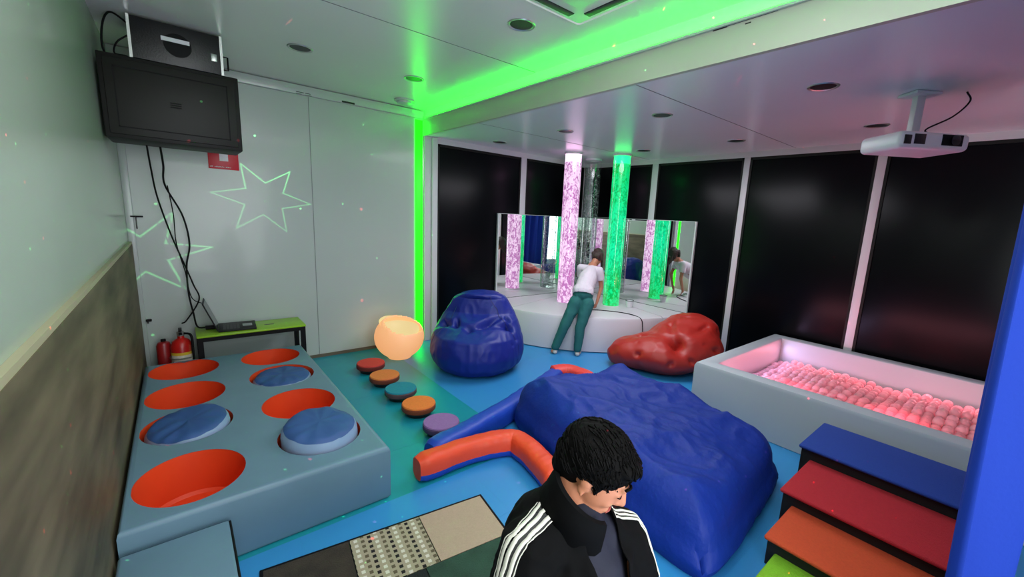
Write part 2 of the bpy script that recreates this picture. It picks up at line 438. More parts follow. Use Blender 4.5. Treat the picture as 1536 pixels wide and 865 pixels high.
def btube(x, y, label, wm, ringm, lamp=None):
    t = thing('bubble_tube', label, 'bubble tube', (x, y, PLH), 0, 'bubble tubes in the corner')
    H = Z2 - PLH
    obj('base_ring', lathe(NB(), [(0, 0), (.133, 0), (.133, .006), (.122, .010), (0, .010)]), ringm, t)
    obj('water', lathe(NB(), [(0, .012), (.118, .012), (.118, H - .135), (0, H - .135)], n=48), wm, t)
    obj('acrylic_tube', lathe(NB(), [(.1225, .012), (.1225, H - .02)], n=48), m_acryl, t)
    obj('top_cap', lathe(NB(), [(.108, H - .03), (.124, H - .03), (.126, H - .002), (.108, H - .002), (.108, H - .03)], n=48), ringm, t)
    if lamp: obj('lit_head', lathe(NB(), [(0, H - .125), (.112, H - .125), (.112, H - .032), (0, H - .032)], n=48), mat(lamp[0] + ' lit tube head', lamp[1], .3, emit=lamp[1], estr=lamp[2]), t)
    return t
btube(4.60, 4.36, 'pink glowing bubble tube standing left of the child', m_pink, m_white_pl, ('pink', (255, 190, 240), 3.2))
btube(5.06, 3.87, 'green glowing bubble tube standing right of the child', m_green, m_white_pl, ('green', (20, 255, 110), 3.2))
btube(5.22, 4.55, 'unlit clear bubble tube between and behind the pink and green tubes', m_clearw, m_white_pl)

# ------------------------------------------------------------------ things on the platform
t = thing('plastic_cup', 'small white cup standing right of the green bubble tube', 'cup', (5.20, 3.64, PLH))
obj('body', lathe(NB(), [(0, .002), (.038, .002), (.043, .02), (.058, .10), (.054, .10), (.040, .02), (0, .012)], n=32), m_white_pl, t)
obj('dark_rim', lathe(NB(), [(.054, .098), (.0595, .098), (.0595, .106), (.054, .106), (.054, .098)], n=32), m_blackmat, t)
t = thing('push_button', 'flat round white push button lying on the platform below the child\'s hand', 'button', (4.40, 3.70, PLH))
obj('housing', lathe(NB(), [(0, 0), (.055, 0), (.058, .012), (.045, .022), (0, .022)], n=32), m_white_pl, t)
obj('button_top', lathe(NB(), [(0, .022), (.034, .022), (.03, .03), (0, .032)], n=32), m_white_pl, t)
t = thing('switch_box', 'small white box the child is holding on the platform edge', 'switch box', (4.27, 3.80, PLH), -.6)
obj('housing', box((-.05, -.035, 0), (.05, .035, .035), .006), m_white_pl, t); obj('switch', lathe(NB(), [(0, .033), (.018, .033), (.018, .042), (0, .042)], (0, 0, 0), n=20), m_white_pl, t)
bm = NB(); tube(bm, [(4.34, 3.79, PLH + .012), (4.48, 3.83, PLH + .006), (4.65, 3.70, PLH + .006), (4.80, 3.46, PLH + .006), (4.82, 3.26, PLH + .006), (4.80, 3.13, PLH - .02), (4.765, 3.075, PLH - .12), (4.76, 3.055, .15), (4.75, 3.04, .006)], .0055)
tag(obj('power_cable', bm, m_blackmat), 'thin black cable trailing over the platform and down behind the red beanbag', 'cable')

# ------------------------------------------------------------------ glowing seat
m_glow = bpy.data.materials.new('orange glowing plastic'); m_glow.use_nodes = True; nt = m_glow.node_tree; b = nt.nodes['Principled BSDF']
b.inputs['Base Color'].default_value = (.35, .28, .2, 1); b.inputs['Roughness'].default_value = .5
b.inputs['Emission Color'].default_value = (*lin((255, 176, 112)), 1); b.inputs['Emission Strength'].default_value = .78
bm = NB(); S = 48; T = 32
bmesh.ops.create_uvsphere(bm, u_segments=56, v_segments=40, radius=1)
for v in bm.verts:
    p = v.co; v.co = V((p.x * .275, p.y * .275, .25 + p.z * .26))
    if v.co.z < .02: v.co.z = .002
# open scooped top: remove the cap above a tilted plane, lean toward the camera side
nrm = V((.12, -.32, .92)).normalized()
dele = [v for v in bm.verts if (v.co - V((0, 0, .25))).dot(nrm) > .168]
bmesh.ops.delete(bm, geom=dele, context='VERTS')
t = thing('glowing_seat', 'round tub seat glowing warm orange beside the blue beanbag', 'seat', (2.19, 4.60, 0))
o = obj('shell', bm, m_glow, t); md = o.modifiers.new('s', 'SOLIDIFY'); md.thickness = .022; md.offset = -1
m_bowl = mat('pale glowing bowl', (90, 80, 50), .5, emit=(246, 222, 160), estr=.8)
bm = lathe(NB(), [(.222, .385), (.20, .33), (.15, .28), (.08, .25), (0, .245)], n=48)
for v in bm.verts: v.co.z += -.13 * v.co.x + .30 * v.co.y * (v.co.xy.length / .22)
obj('seat_bowl', bm, m_bowl, t)

# ------------------------------------------------------------------ bean bags
m_blue_v = mat('royal blue leatherette', (20, 36, 128), .45, bump=.12, bscale=9, spec=.4)
m_red_v = mat('red leatherette', (168, 40, 32), .42, bump=.2, bscale=10, spec=.45)
def folds(p, segs):
    d = 0
    for a, b_, dep, wd in segs:
        x = segd(p, V(a), V(b_)); d -= dep * math.exp(-(x / wd) ** 2)
    return d
# local frame: x to the camera's right, y away
bm = lathe(NB(), [(0, .003), (.30, .003), (.42, .03), (.49, .11), (.515, .21), (.50, .33), (.455, .45), (.39, .57), (.33, .68), (.27, .77), (.18, .825), (.08, .84), (0, .84)], n=48)
bm = bake(bm, .012, 12)
for v in bm.verts:   # sat-in front: push the upper front back, let the lower front bulge
    c = v.co; f = max(0, -c.y) / .4; u = min(1, max(0, (c.z - .40) / .22))
    c.y += .23 * f * u * (1 if c.z < .78 else max(0, (.86 - c.z) / .08)); c.y -= .03 * f * (1 - u)
    c.y += .05 * u
    c.x += .03 * u * (c.x > .1)
segs = [((-.36, -.14, .50), (-.05, -.28, .47), .06, .04), ((-.05, -.28, .47), (.36, -.16, .50), .06, .04), ((-.24, -.06, .82), (-.20, -.22, .50), .06, .028), ((.10, -.10, .84), (.26, -.14, .62), .055, .025), ((.26, -.14, .62), (.05, -.25, .50), .055, .03),
        ((.36, -.16, .50), (.42, -.2, .38), .03, .022), ((-.1, -.1, .82), (-.05, -.2, .6), .012, .03), ((-.36, -.1, .52), (-.46, -.1, .3), .015, .02), ((.0, -.42, .38), (.4, -.28, .34), .022, .02), ((.2, -.1, .8), (.34, -.1, .55), .03, .02), ((-.38, -.26, .35), (-.1, -.45, .30), .012, .03)]
rumple(bm, lambda p: 1.35 * folds(p, segs) + .012 * ridged(p, 3.2, 1) * min(1, p.z * 3) + .005 * ridged((p.x, p.y, p.z * .6), 11, 4))
for v in bm.verts: v.co.z = max(v.co.z, .003)
t = thing('beanbag', 'large royal blue beanbag chair beside the orange glowing seat', 'beanbag', (2.80, 3.88, 0), -.7175)
ob = obj('cover', bm, m_blue_v, t)
bvh = None
def ribbon(me_bm_obj, pts, half, off, M, name, parent, k=10, direction=None):
    """narrow strip laid onto the surface of a baked mesh (pts in the mesh's local space)"""
    b0 = bmesh.new(); b0.from_mesh(me_bm_obj.data); tr = BVHTree.FromBMesh(b0)
    P = smooth_path(pts, k); rows = []; bm = NB(); prev = None
    for i, p in enumerate(P):
        loc, nrm, _, _ = tr.find_nearest(p)
        t_ = (P[min(i + 1, len(P) - 1)] - P[max(i - 1, 0)]).normalized()
        s = nrm.cross(t_).normalized() if direction is None else V(direction)
        row = []
        for q in (-1, 0, 1):
            l2, n2, _, _ = tr.find_nearest(loc + s * half * q)
            row.append(bm.verts.new(l2 + n2 * off))
        rows.append(row)
    for A, B in zip(rows, rows[1:]):
        for j in range(2): bm.faces.new((A[j], A[j + 1], B[j + 1], B[j]))
    b0.free()
    o = obj(name, bm, M, parent)
    md = o.modifiers.new('s', 'SOLIDIFY'); md.thickness = .0012; md.offset = 0
    return o
m_blue_seam = mat('dark blue seam', (12, 24, 92), .5)
ribbon(ob, [(-.30, -.18, .72), (-.36, -.24, .52), (-.42, -.2, .30), (-.40, -.2, .1)], .003, .001, m_blue_seam, 'seam', t)
ribbon(ob, [(.14, -.1, .80), (.32, -.16, .55), (.42, -.18, .32), (.40, -.2, .1)], .003, .001, m_blue_seam, 'seam', t)

# red beanbag slumped against the platform
bm = NB()
ell(bm, (-.06, .0, .19), (.40, .37, .215), sub=4); ell(bm, (.14, .08, .25), (.36, .38, .28), sub=4); ell(bm, (.22, .16, .40), (.27, .28, .19), sub=4); ell(bm, (-.30, .04, .17), (.27, .26, .17), sub=4); ell(bm, (-.44, .04, .13), (.16, .16, .12), sub=3)
bm = bake(bm, .012, 40, .6)
D0 = (-.02, -.22, .33)
segs = [(D0, (-.02, .04, .50), .05, .045), (D0, (.30, -.06, .52), .035, .03), (D0, (.40, -.22, .30), .03, .025), (D0, (.16, -.40, .14), .03, .025), (D0, (-.12, -.40, .14), .03, .025), (D0, (-.36, -.22, .22), .04, .03), (D0, (-.30, .02, .36), .03, .028),
        (D0, (-.02, -.28, .30), .06, .07), ((.10, .10, .60), (.44, .0, .44), .02, .022), ((-.34, -.12, .30), (-.22, -.26, .20), .018, .02), ((.22, -.24, .36), (.34, -.2, .22), .018, .02)]
rumple(bm, lambda p: folds(p, segs) + .010 * ridged(p, 3.2, 9) + .005 * ridged(p, 9, 2))
for v in bm.verts: v.co = V((v.co.x * 1.22, v.co.y * 1.12, v.co.z * 1.08))
for v in bm.verts: v.co.z = max(v.co.z, .003)
t = thing('beanbag', 'slumped red beanbag lying between the white platform and the ball pit', 'beanbag', (4.61, 2.55, 0), -.7175)
obj('cover', bm, m_red_v, t)

# ------------------------------------------------------------------ big blue crash mattress bag
m_blue_b = mat('blue nylon', (10, 44, 136), .6, bump=.35, var=.06, vscale=3, spec=.3)
bm = NB(); bmesh.ops.create_cube(bm, size=1)
def quad(u, v): # footprint corners
    A, B, C, D = V((2.06, .72, 0)), V((3.33, .88, 0)), V((3.52, 2.42, 0)), V((2.28, 2.56, 0))
    a_, b_ = 2 * u - 1, 2 * v - 1; k_ = 1 - .07 * (a_ * b_) ** 6; u, v = (a_ * k_ + 1) / 2, (b_ * k_ + 1) / 2
    return A * (1 - u) * (1 - v) + B * u * (1 - v) + C * u * v + D * (1 - u) * v
bm.free(); bm = NB()
N1, N2 = 110, 130
def hgt(u, v):
    e = min(u, 1 - u) * 1.35; f = min(v, 1 - v) * 1.75
    h = .30
    ro = .16
    for q in (e, f):
        if q < ro: h *= math.sqrt(max(0, 1 - (1 - q / ro) ** 2)) * .45 + .55
    return h
top = [[None] * (N2 + 1) for _ in range(N1 + 1)]; bot = [[None] * (N2 + 1) for _ in range(N1 + 1)]
for i in range(N1 + 1):
    for j in range(N2 + 1):
        u, v = i / N1, j / N2; p = quad(u, v)
        h = hgt(u, v)
        k = min(1, min(u, 1 - u, v, 1 - v) * 9)
        wx = p.x + .10 * noise.noise(V((p.x * 3, p.y * 3, 1))); wy = p.y + .10 * noise.noise(V((p.x * 3, p.y * 3, 7)))
        a = (.45 + .55 * min(1, max(0, (v - .1) / .4))) * .095 * ridged((wx + .35 * wy, wy * .6, 0), 1.4, 3) + .036 * ridged((wx, wy * .8, 0), 2.4, 8) + .012 * ridged((wx * 1.5 + wy, wy - wx, 0), 5, 2) + .004 * ridged((wx * 2, wy, 0), 9, 2)
        top[i][j] = bm.verts.new((p.x, p.y, max(.05, h + a * (.35 + .65 * k) + .05 * (v - .3))))
def edge_pts():
    L = [(i, 0) for i in range(N1)] + [(N1, j) for j in range(N2)] + [(i, N2) for i in range(N1, 0, -1)] + [(0, j) for j in range(N2, 0, -1)]
    return L
for i in range(N1):
    for j in range(N2): bm.faces.new((top[i][j], top[i + 1][j], top[i + 1][j + 1], top[i][j + 1]))
L = edge_pts(); prev = [top[i][j] for i, j in L]; cen = quad(.5, .5)
K = 8
for s in range(1, K + 1):
    row = []
    for q, (i, j) in enumerate(L):
        tp = top[i][j].co; f = s / K
        d = V((tp.x - cen.x, tp.y - cen.y, 0)).normalized()
        bulge = .035 * sin(pi * f) + .012 * ridged((tp.x * 2, tp.y * 2, f), 3, 5) * sin(pi * f)
        row.append(bm.verts.new((tp.x + d.x * bulge, tp.y + d.y * bulge, tp.z * (1 - f) + .004 * f)))
    for q in range(len(L)):
        r_ = (q + 1) % len(L); bm.faces.new((prev[q], row[q], row[r_], prev[r_]))
    prev = row
bm.faces.new(prev[::-1]); bmesh.ops.recalc_face_normals(bm, faces=bm.faces)
t = thing('crash_mattress', 'huge crumpled blue bag mattress in the middle of the floor', 'floor cushion', (2.8, 1.6, 0))
for v in bm.verts: v.co -= V((2.8, 1.6, 0))
cm = obj('cover', bm, m_blue_b, t)
cm.data.shade_smooth()

# ------------------------------------------------------------------ two tone floor bolster
m_orange_v = mat('orange fabric', (226, 70, 34), .5, bump=.25, bscale=18)
m_blue_f = mat('blue fabric bolster', (22, 62, 168), .5, bump=.25, bscale=18)
m_tip = mat('coral fabric', (226, 66, 58), .5, bump=.2, bscale=18)
def bolster_arm(pts, wd, h, orange_top):
    P = smooth_path(pts, 22); bm = NB(); rings = []; n = 24
    for i, p in enumerate(P):
        tt = (P[min(i + 1, len(P) - 1)] - P[max(i - 1, 0)]).normalized(); s = V((tt.y, -tt.x, 0))
        f = i / (len(P) - 1); e = min(1, .78 + min(f, 1 - f) * 8)
        rg = []
        for j in range(n):
            a = 2 * pi * j / n + pi / n
            ca, sa = cos(a), sin(a); k = 3.2
            x = abs(ca) ** (2 / k) * (1 if ca > 0 else -1); z = abs(sa) ** (2 / k) * (1 if sa > 0 else -1)
            pu = 1 + .06 * noise.noise(V((p.x * 9, p.y * 9, j * .35))) + .035 * abs(sin(f * len(P) * .55 + j * .2)) * (noise.noise(V((p.x * 5, p.y * 5, 3))) + .6)
            rg.append(bm.verts.new(p + s * x * wd / 2 * e * pu + V((0, 0, h / 2 + z * h / 2 * e * pu))))
        rings.append(rg)
    for A, B in zip(rings, rings[1:]):
        for j in range(n):
            f = bm.faces.new((A[j], A[(j + 1) % n], B[(j + 1) % n], B[j])); a = (j + 1) * 360 / n
            f.material_index = orange_top(a)
    bm.faces.new(rings[0][::-1]).material_index = orange_top(90); bm.faces.new(rings[-1]).material_index = orange_top(90); bmesh.ops.recalc_face_normals(bm, faces=bm.faces)
    for v in bm.verts: v.co.z = max(v.co.z, .002)
    return bm
t = thing('floor_bolster', 'long blue and orange padded bolster bent into angles on the floor beside the blue mattress', 'bolster')
MM = [m_blue_f, m_orange_v, m_tip]
# orange arm: near side blue low down, top orange
obj('padded_arm', bolster_arm([(1.36, 2.30, 0), (1.72, 2.30, 0), (2.02, 2.22, 0), (2.06, 2.08, 0), (2.03, 1.86, 0), (1.98, 1.66, 0)], .15, .17, lambda a: 1 if (a > 350 or a < 150) else 0), None, t, mats=MM)
obj('padded_arm', bolster_arm([(1.50, 2.40, 0), (1.80, 2.47, 0), (2.30, 2.62, 0), (2.78, 2.80, 0), (3.20, 2.97, 0)], .16, .18, lambda a: 1 if 140 < a < 215 else 0), None, t, mats=MM)
obj('coral_end', bolster_arm([(3.14, 3.00, 0), (3.30, 2.93, 0), (3.35, 2.78, 0), (3.32, 2.60, 0)], .16, .19, lambda a: 2), None, t, mats=MM)
for ch in t.children:
    for f in ch.data.polygons: pass

# ------------------------------------------------------------------ stepping stones
def stone(x, y, rgb, side, label):
    t = thing('stepping_stone', label, 'stepping stone', (x, y, 0), 0, 'row of round stepping stones')
    obj('foot', lathe(NB(), [(0, .001), (.10, .001), (.118, .05), (0, .05)], n=40), m_dark, t)
    obj('rim', lathe(NB(), [(.0, .045), (.135, .045), (.140, .052), (.140, .082), (.135, .088)], n=40), mat(label[:12] + ' rim', side, .7), t)
    obj('top_pad', lathe(NB(), [(.134, .084), (.138, .092), (.133, .101), (0, .103)], n=40), mat(label[:12] + ' felt', rgb, .8, bump=.3, bscale=150, var=.06, vscale=60), t)
stone(1.765, 4.325, (205, 60, 50), (120, 34, 28), 'red round stepping stone, the farthest in the row')
stone(1.761, 3.922, (226, 122, 60), (120, 52, 30), 'orange round stepping stone between the red and the teal ones')
stone(1.762, 3.531, (22, 128, 150), (92, 66, 70), 'teal round stepping stone, middle of the row')
stone(1.765, 3.158, (230, 122, 50), (130, 58, 28), 'orange round stepping stone between the teal and the purple ones')
stone(1.766, 2.756, (140, 100, 158), (86, 58, 98), 'purple round stepping stone, the nearest in the row')

# ------------------------------------------------------------------ soft play bench with round holes
m_bench = mat('grey blue vinyl', (100, 132, 150), .42, bump=.2, bscale=6, var=.04, vscale=5)
m_hole = mat('orange red vinyl lining', (228, 70, 26), .55, bump=.15, bscale=12)
X0, X1, Y0, Y1, H = .035, 1.172, 2.246, 4.56, .333
t = thing('play_bench', 'big grey blue padded bench with eight round orange holes along the left wall', 'soft play bench', (0, 0, 0))
bm = NB(); rd = .03
def loop(ins, z): return [bm.verts.new(p) for p in ((X0 + ins, Y0 + ins, z), (X1 - ins, Y0 + ins, z), (X1 - ins, Y1 - ins, z), (X0 + ins, Y1 - ins, z))]
rings = [loop(0.012, .002), loop(0, .02), loop(0, H - rd), loop(rd * .15, H - rd * .4), loop(rd * .5, H - rd * .1), loop(rd, H)]
for A, B in zip(rings, rings[1:]):
    for i in range(4): bm.faces.new((A[i], A[(i + 1) % 4], B[(i + 1) % 4], B[i]))
bm.faces.new(rings[0][::-1])
holes = [(.285, 4.32), (.285, 3.73), (.285, 3.19), (.285, 2.555), (.882, 4.31), (.882, 3.775), (.882, 3.16), (.890, 2.63)]
xm = .585; HR = .222; HY = .25
def cell(cx, cy, x0, x1, y0, y1, ry):
    n = 48; inner, outer = [], []
    for i in range(n):
        a = 2 * pi * i / n + pi / 4; c, s = cos(a), sin(a)
        inner.append(bm.verts.new((cx + HR * c, cy + ry * s, H)))
        tx = ((x1 - cx) / c if c > 0 else (x0 - cx) / c) if abs(c) > 1e-6 else 1e9
        ty = ((y1 - cy) / s if s > 0 else (y0 - cy) / s) if abs(s) > 1e-6 else 1e9
        # use square-ish mapping so that corners are met exactly
        sq = max(abs(c), abs(s)); u, v_ = c / sq, s / sq
        outer.append(bm.verts.new((cx + (u * (x1 - cx) if u > 0 else -u * (x0 - cx)), cy + (v_ * (y1 - cy) if v_ > 0 else -v_ * (y0 - cy)), H)))
    for i in range(n):
        j = (i + 1) % n; bm.faces.new((inner[i], outer[i], outer[j], inner[j]))
for c0, xa, xb in ((0, X0 + rd, xm), (4, xm, X1 - rd)):
    ys = [holes[c0 + k][1] for k in range(4)]
    bd = [Y1 - rd] + [(ys[k] + ys[k + 1]) / 2 for k in range(3)] + [Y0 + rd]
    for k in range(4): cell(holes[c0 + k][0], ys[k], xa, xb, bd[k + 1], bd[k], min(HY, (bd[k] - bd[k + 1]) / 2 - .015))
bmesh.ops.recalc_face_normals(bm, faces=bm.faces)
obj('padded_body', bm, m_bench, t, smooth=True)
hol = {}
for k, (cx, cy) in enumerate(holes):
    bm = NB(); c0 = 4 * (k // 4); ys = [holes[c0 + q][1] for q in range(4)]; bd = [Y1 - rd] + [(ys[q] + ys[q + 1]) / 2 for q in range(3)] + [Y0 + rd]; kk = k - c0
    ry = min(HY, (bd[kk] - bd[kk + 1]) / 2 - .015); hol[k] = ry
    lathe(bm, [(HR, H - .001), (HR, .10), (HR * .93, .085), (0, .085)], n=48)
    for v in bm.verts: v.co = V((cx + v.co.x, cy + v.co.y * ry / HR, v.co.z))
    obj('hole_lining', bm, m_hole, t)
m_cush_top = mat('blue cushion top', (48, 84, 140), .6, bump=.3, bscale=9, var=.08)
m_cush_side = mat('pale blue cushion side', (132, 158, 190), .5, bump=.3, bscale=14)
def cushion(k, label, h, tx=0, ty=0, sx=.97):
    cx, cy = holes[k]; ry = hol[k]
    t = thing('round_cushion', label, 'cushion', (cx, cy, .0866), 0, 'round cushions in the bench holes')
    def shape(prof, amp):
        bm = lathe(NB(), prof, n=72)
        for v in bm.verts:
            r_ = v.co.xy.length; w_ = amp * ridged((v.co.x * 1.2, v.co.y * 1.2, v.co.z), 9, k)
            v.co = V((v.co.x * sx, v.co.y * sx * ry / HR, v.co.z + w_ * (1 if v.co.z > h * .5 else 0) + (tx * v.co.x + ty * v.co.y) * (1 if v.co.z > .06 else 0)))
        return bm
    Rr = .212
    obj('side_band', shape([(0, 0), (Rr * .96, .0), (Rr, .03), (Rr * 1.0, h - .06), (Rr * .98, h - .03), (Rr * .92, h - .010)], .010), m_cush_side, t)
    obj('top_cover', shape([(Rr * .925, h - .012), (Rr * .86, h + .001), (Rr * .75, h + .008), (Rr * .6, h + .013), (Rr * .4, h + .014), (Rr * .2, h + .012), (0, h + .012)], .012), m_cush_top, t)
cushion(2, 'blue topped round cushion standing in the left row of holes, nearest open hole in front', .262, .10, .06)
cushion(5, 'shallow blue topped round cushion in the far right part of the bench', .240, 0, 0, .97)
cushion(7, 'thick blue topped round cushion in the nearest right hole of the bench', .308, -.02, .07)

# small block in front of the bench
t = thing('play_block', 'small grey blue padded block in the lower left corner in front of the bench', 'soft play block', (0, 0, 0))
obj('padded_body', box((.035, 1.62, .002), (.405, 2.215, .245), .014, 3), m_bench, t)
obj('piping', tube(NB(), [(.405, 1.63, .238), (.405, 1.8, .238), (.405, 2.205, .238), (.405, 2.213, .20), (.405, 2.213, .01)], .005, k=1), m_blackmat, t)

# ------------------------------------------------------------------ green table, laptop, extinguisher
m_green_t = mat('lime green laminate', (140, 186, 30), .4, var=.04)
t = thing('side_table', 'narrow lime green table on black legs behind the padded bench', 'table', (.81, 4.83, 0))
obj('tabletop', box((-.43, -.19, .488), (.43, .185, .505), .003), m_green_t, t)
obj('apron', (lambda bm: (bx(bm, (-.425, -.185, .450), (.425, -.16, .488)), bx(bm, (-.425, .155, .450), (.425, .18, .488)), bx(bm, (-.425, -.16, .450), (-.40, .155, .488)), bx(bm, (.40, -.16, .450), (.425, .155, .488)))[0])(NB()), m_blackmat, t, smooth=False)
for x in (-.425, .385):
    for y in (-.185, .14): obj('leg', box((x, y, 0), (x + .04, y + .04, .452)), m_blackmat, t, smooth=False)
obj('handle_slot', box((.10, -.02, .5048), (.18, .005, .506)), m_dark, t, smooth=False)
m_key = mat('keyboard keys', (30, 31, 33), .5)
m_lap = mat('dark laptop shell', (26, 27, 28), .55, spec=.25)
t = thing('laptop', 'open black laptop on the green table seen from the side', 'laptop', (.68, 4.84, .5055), R(86))
# local: x along width, y depth; hinge at +y
obj('keyboard_base', box((-.15, -.16, .001), (.15, .13, .02), .004), m_lap, t)
bm = NB()
for r_ in range(5):
    for c_ in range(13): bx(bm, (-.13 + c_ * .02, -.03 + r_ * .026, .0195), (-.113 + c_ * .02, -.008 + r_ * .026, .0215))
obj('keys', bm, m_key, t, smooth=False)
obj('trackpad', box((-.05, -.13, .0195), (.05, -.055, .0208)), mat('grey trackpad', (120, 126, 126), .3), t, smooth=False)
q = Matrix.Translation((0, .13, .018)) @ Matrix.Rotation(R(-20), 4, 'X')
obj('screen', box((-.15, 0, 0), (.15, .009, .275), .003, mtx=q), m_lap, t)
obj('display', box((-.14, -.0015, .012), (.14, 0.001, .265), mtx=q), mat('laptop display', (18, 20, 22), .1), t, smooth=False)
bm = NB(); bx(bm, (-.045, -.035, 0), (.045, .035, .025), .005)
o = obj('power_adapter', bm, m_blackmat); o.location = (.50, 4.90, .506); tag(o, 'black power adapter behind the laptop on the green table', 'adapter')

m_red = mat('red enamel', (190, 28, 24), .3)
m_lbl = mat('extinguisher label', (215, 205, 190), .5, var=.1, vscale=40)
t = thing('fire_extinguisher', 'round red fire extinguisher with black hose in the back left corner', 'fire extinguisher', (.275, 4.80, 0))
obj('cylinder', lathe(NB(), [(0, .004), (.07, .004), (.076, .02), (.076, .40), (.06, .45), (.025, .475), (.022, .50), (0, .50)], n=36), m_red, t)
obj('label', lathe(NB(), [(.0768, .17), (.0768, .33)], n=36), m_lbl, t)
obj('yellow_band', lathe(NB(), [(.0772, .33), (.0772, .355)], n=36), mat('yellow label band', (220, 180, 50), .5), t)
obj('valve', lathe(NB(), [(0, .495), (.026, .495), (.026, .53), (.016, .54), (0, .54)], n=20), m_alu, t)
bm = NB(); bx(bm, (-.012, -.10, .55), (.012, .03, .562), .003); bx(bm, (-.012, -.10, .52), (.012, .0, .53), .003); obj('handle', bm, m_blackmat, t)
obj('hose', tube(NB(), [(.02, 0, .515), (.07, -.05, .50), (.075, -.085, .38), (.07, -.10, .27), (.0, -.10, .22), (-.07, -.09, .28)], .010), m_blackmat, t)
bm = NB(); lathe(bm, [(.084, .30), (.088, .30), (.088, .308), (.084, .308), (.084, .30)], n=36); obj('clip_band', bm, m_alu, t)
t = thing('fire_extinguisher', 'slimmer red extinguisher half hidden left of the round one in the corner', 'fire extinguisher', (.155, 4.88, 0))
obj('cylinder', lathe(NB(), [(0, .004), (.048, .004), (.052, .02), (.052, .40), (.04, .43), (.018, .44), (0, .44)], n=30), mat('dark red enamel', (150, 26, 28), .35), t)
obj('valve', lathe(NB(), [(0, .435), (.018, .435), (.018, .46), (0, .46)], n=16), m_blackmat, t)

# ------------------------------------------------------------------ wall cabinet, flight case, cables, sign
t = thing('wall_cabinet', 'black metal cabinet mounted high in the left corner', 'cabinet', (.385, 4.28, 2.075))
obj('body', box((-.37, -.21, 0), (.37, .21, .525), .006), m_black_metal, t)
obj('door', box((-.345, -.222, .025), (.345, -.208, .50), .004), mat('black door panel', (26, 26, 22), .5, spec=.3), t)
bm = NB()
for lo, hi in (((-.30, -.226, .07), (.30, -.222, .076)), ((-.30, -.226, .446), (.30, -.222, .452)), ((-.30, -.226, .07), (-.294, -.222, .452)), ((.294, -.226, .07), (.30, -.222, .452))): bx(bm, lo, hi)
obj('door_moulding', bm, m_blackmat, t, smooth=False)
bm = NB()
for k in range(3): bx(bm, (-.03, -.225, .24 + k * .014), (.03, -.2215, .247 + k * .014))
obj('vent_slots', bm, m_blackmat, t, smooth=False)
t = thing('flight_case', 'black flight case with aluminium corner edges on top of the wall cabinet', 'case', (.425, 4.28, 2.6005))
obj('body', box((-.245, -.20, .003), (.245, .20, .262), .004), mat('black laminate case', (16, 16, 16), .4, bump=.1, bscale=90), t)
for x in (-.25, .235):
    for y in (-.205, .19): obj('edge_profile', box((x, y, 0), (x + .015, y + .015, .265)), m_alu, t, smooth=False)
    obj('top_profile', box((x, -.19, .255), (x + .015, .19, .266)), m_alu, t, smooth=False)
obj('side_panel', box((-.2475, -.188, .01), (-.2445, .188, .25)), mat('pale equipment front', (150, 170, 150), .5), t, smooth=False)
obj('handle', tube(NB(), [(.25, -.12, .15), (.285, -.12, .15), (.285, -.12, .06), (.25, -.12, .06)], .006, k=1), m_blackmat, t)
obj('label_strip', box((-.085, -.210, .150), (.065, -.1995, .176)), m_white_pl, t, smooth=False)
obj('handle_recess', lathe(NB(), [(0, 0), (.07, 0), (.075, .004), (.06, .006), (0, .003)], (-.0, -.2005, .135), n=32, axis=(0, -1, 0)), m_blackmat, t)
obj('latch', box((.18, -.208, .085), (.215, -.198, .135), .003), m_alu, t)
def cable(pts, label, r=.006, cat='cable'):
    return tag(obj('cable', tube(NB(), pts, r), m_blackmat), label, cat, 'black cables in the left corner')
cable([(.275, 4.42, 2.08), (.28, 4.60, 1.95), (.275, 4.86, 1.80), (.37, 4.93, 1.55), (.40, 4.95, 1.30), (.365, 4.95, 1.10), (.36, 4.93, .85), (.38, 4.93, .66), (.40, 4.93, .53), (.47, 4.90, .52)], 'thick black cable hanging from the cabinet and looping to the table', .007)
cable([(.20, 4.42, 2.08), (.205, 4.60, 1.92), (.22, 4.80, 1.70), (.28, 4.95, 1.38), (.34, 4.97, 1.15), (.40, 4.97, .92), (.43, 4.96, .78), (.33, 4.95, .60), (.29, 4.95, .57)], 'thin black cable with ties hanging left of the thick one')
cable([(.29, 4.85, 1.80), (.31, 4.97, 1.55), (.31, 4.98, 1.30), (.35, 4.97, 1.05), (.38, 4.96, .80), (.48, 4.95, .72), (.50, 4.94, .60), (.53, 4.92, .512)], 'thinnest black cable branching off toward the laptop', .004)
cable([(.20, 4.12, 2.80), (.10, 4.16, 2.87), (.05, 4.22, 2.78), (.05, 4.25, 2.63), (.16, 4.15, 2.615)], 'black cable looped at the left side of the flight case', .006)
cable([(.178, 4.10, 2.74), (.12, 4.10, 2.68), (.10, 4.14, 2.62), (.15, 4.12, 2.611)], 'short black cable curl below the flight case side', .005)
t = thing('wall_clip', 'small black hook on the corner above the wooden sheet', 'hook', (.06, YB - .02, 1.52))
obj('hook_bar', box((-.03, -.02, 0), (.05, 0, .012), .003), m_blackmat, t); obj('hook_stem', box((0, -.008, -.10), (.008, 0, 0), .001), m_dark, t)
t = thing('wall_clip', 'tiny black clip low on the corner edge beside the wooden sheet', 'hook', (.06, YB - .02, .60))
obj('hook_bar', box((-.008, -.03, 0), (.03, 0, .02), .004), m_blackmat, t); obj('hook_stem', box((-.002, -.01, -.02), (.008, 0, 0), .001), m_dark, t)
m_sign = mat('red sign', (206, 26, 44), .4)
t = thing('wall_sign', 'small red sign with a white square half hidden under the cabinet', 'sign', (.705, YB - .001, 1.985))
obj('plate', box((-.115, -.006, 0), (.115, 0, .30), .002), m_sign, t)
obj('white_square', box((-.03, -.0075, .075), (.035, -.0055, .15)), m_white_pl, t, smooth=False)
bm = NB(); x = -.105; rnd = random.Random(3)
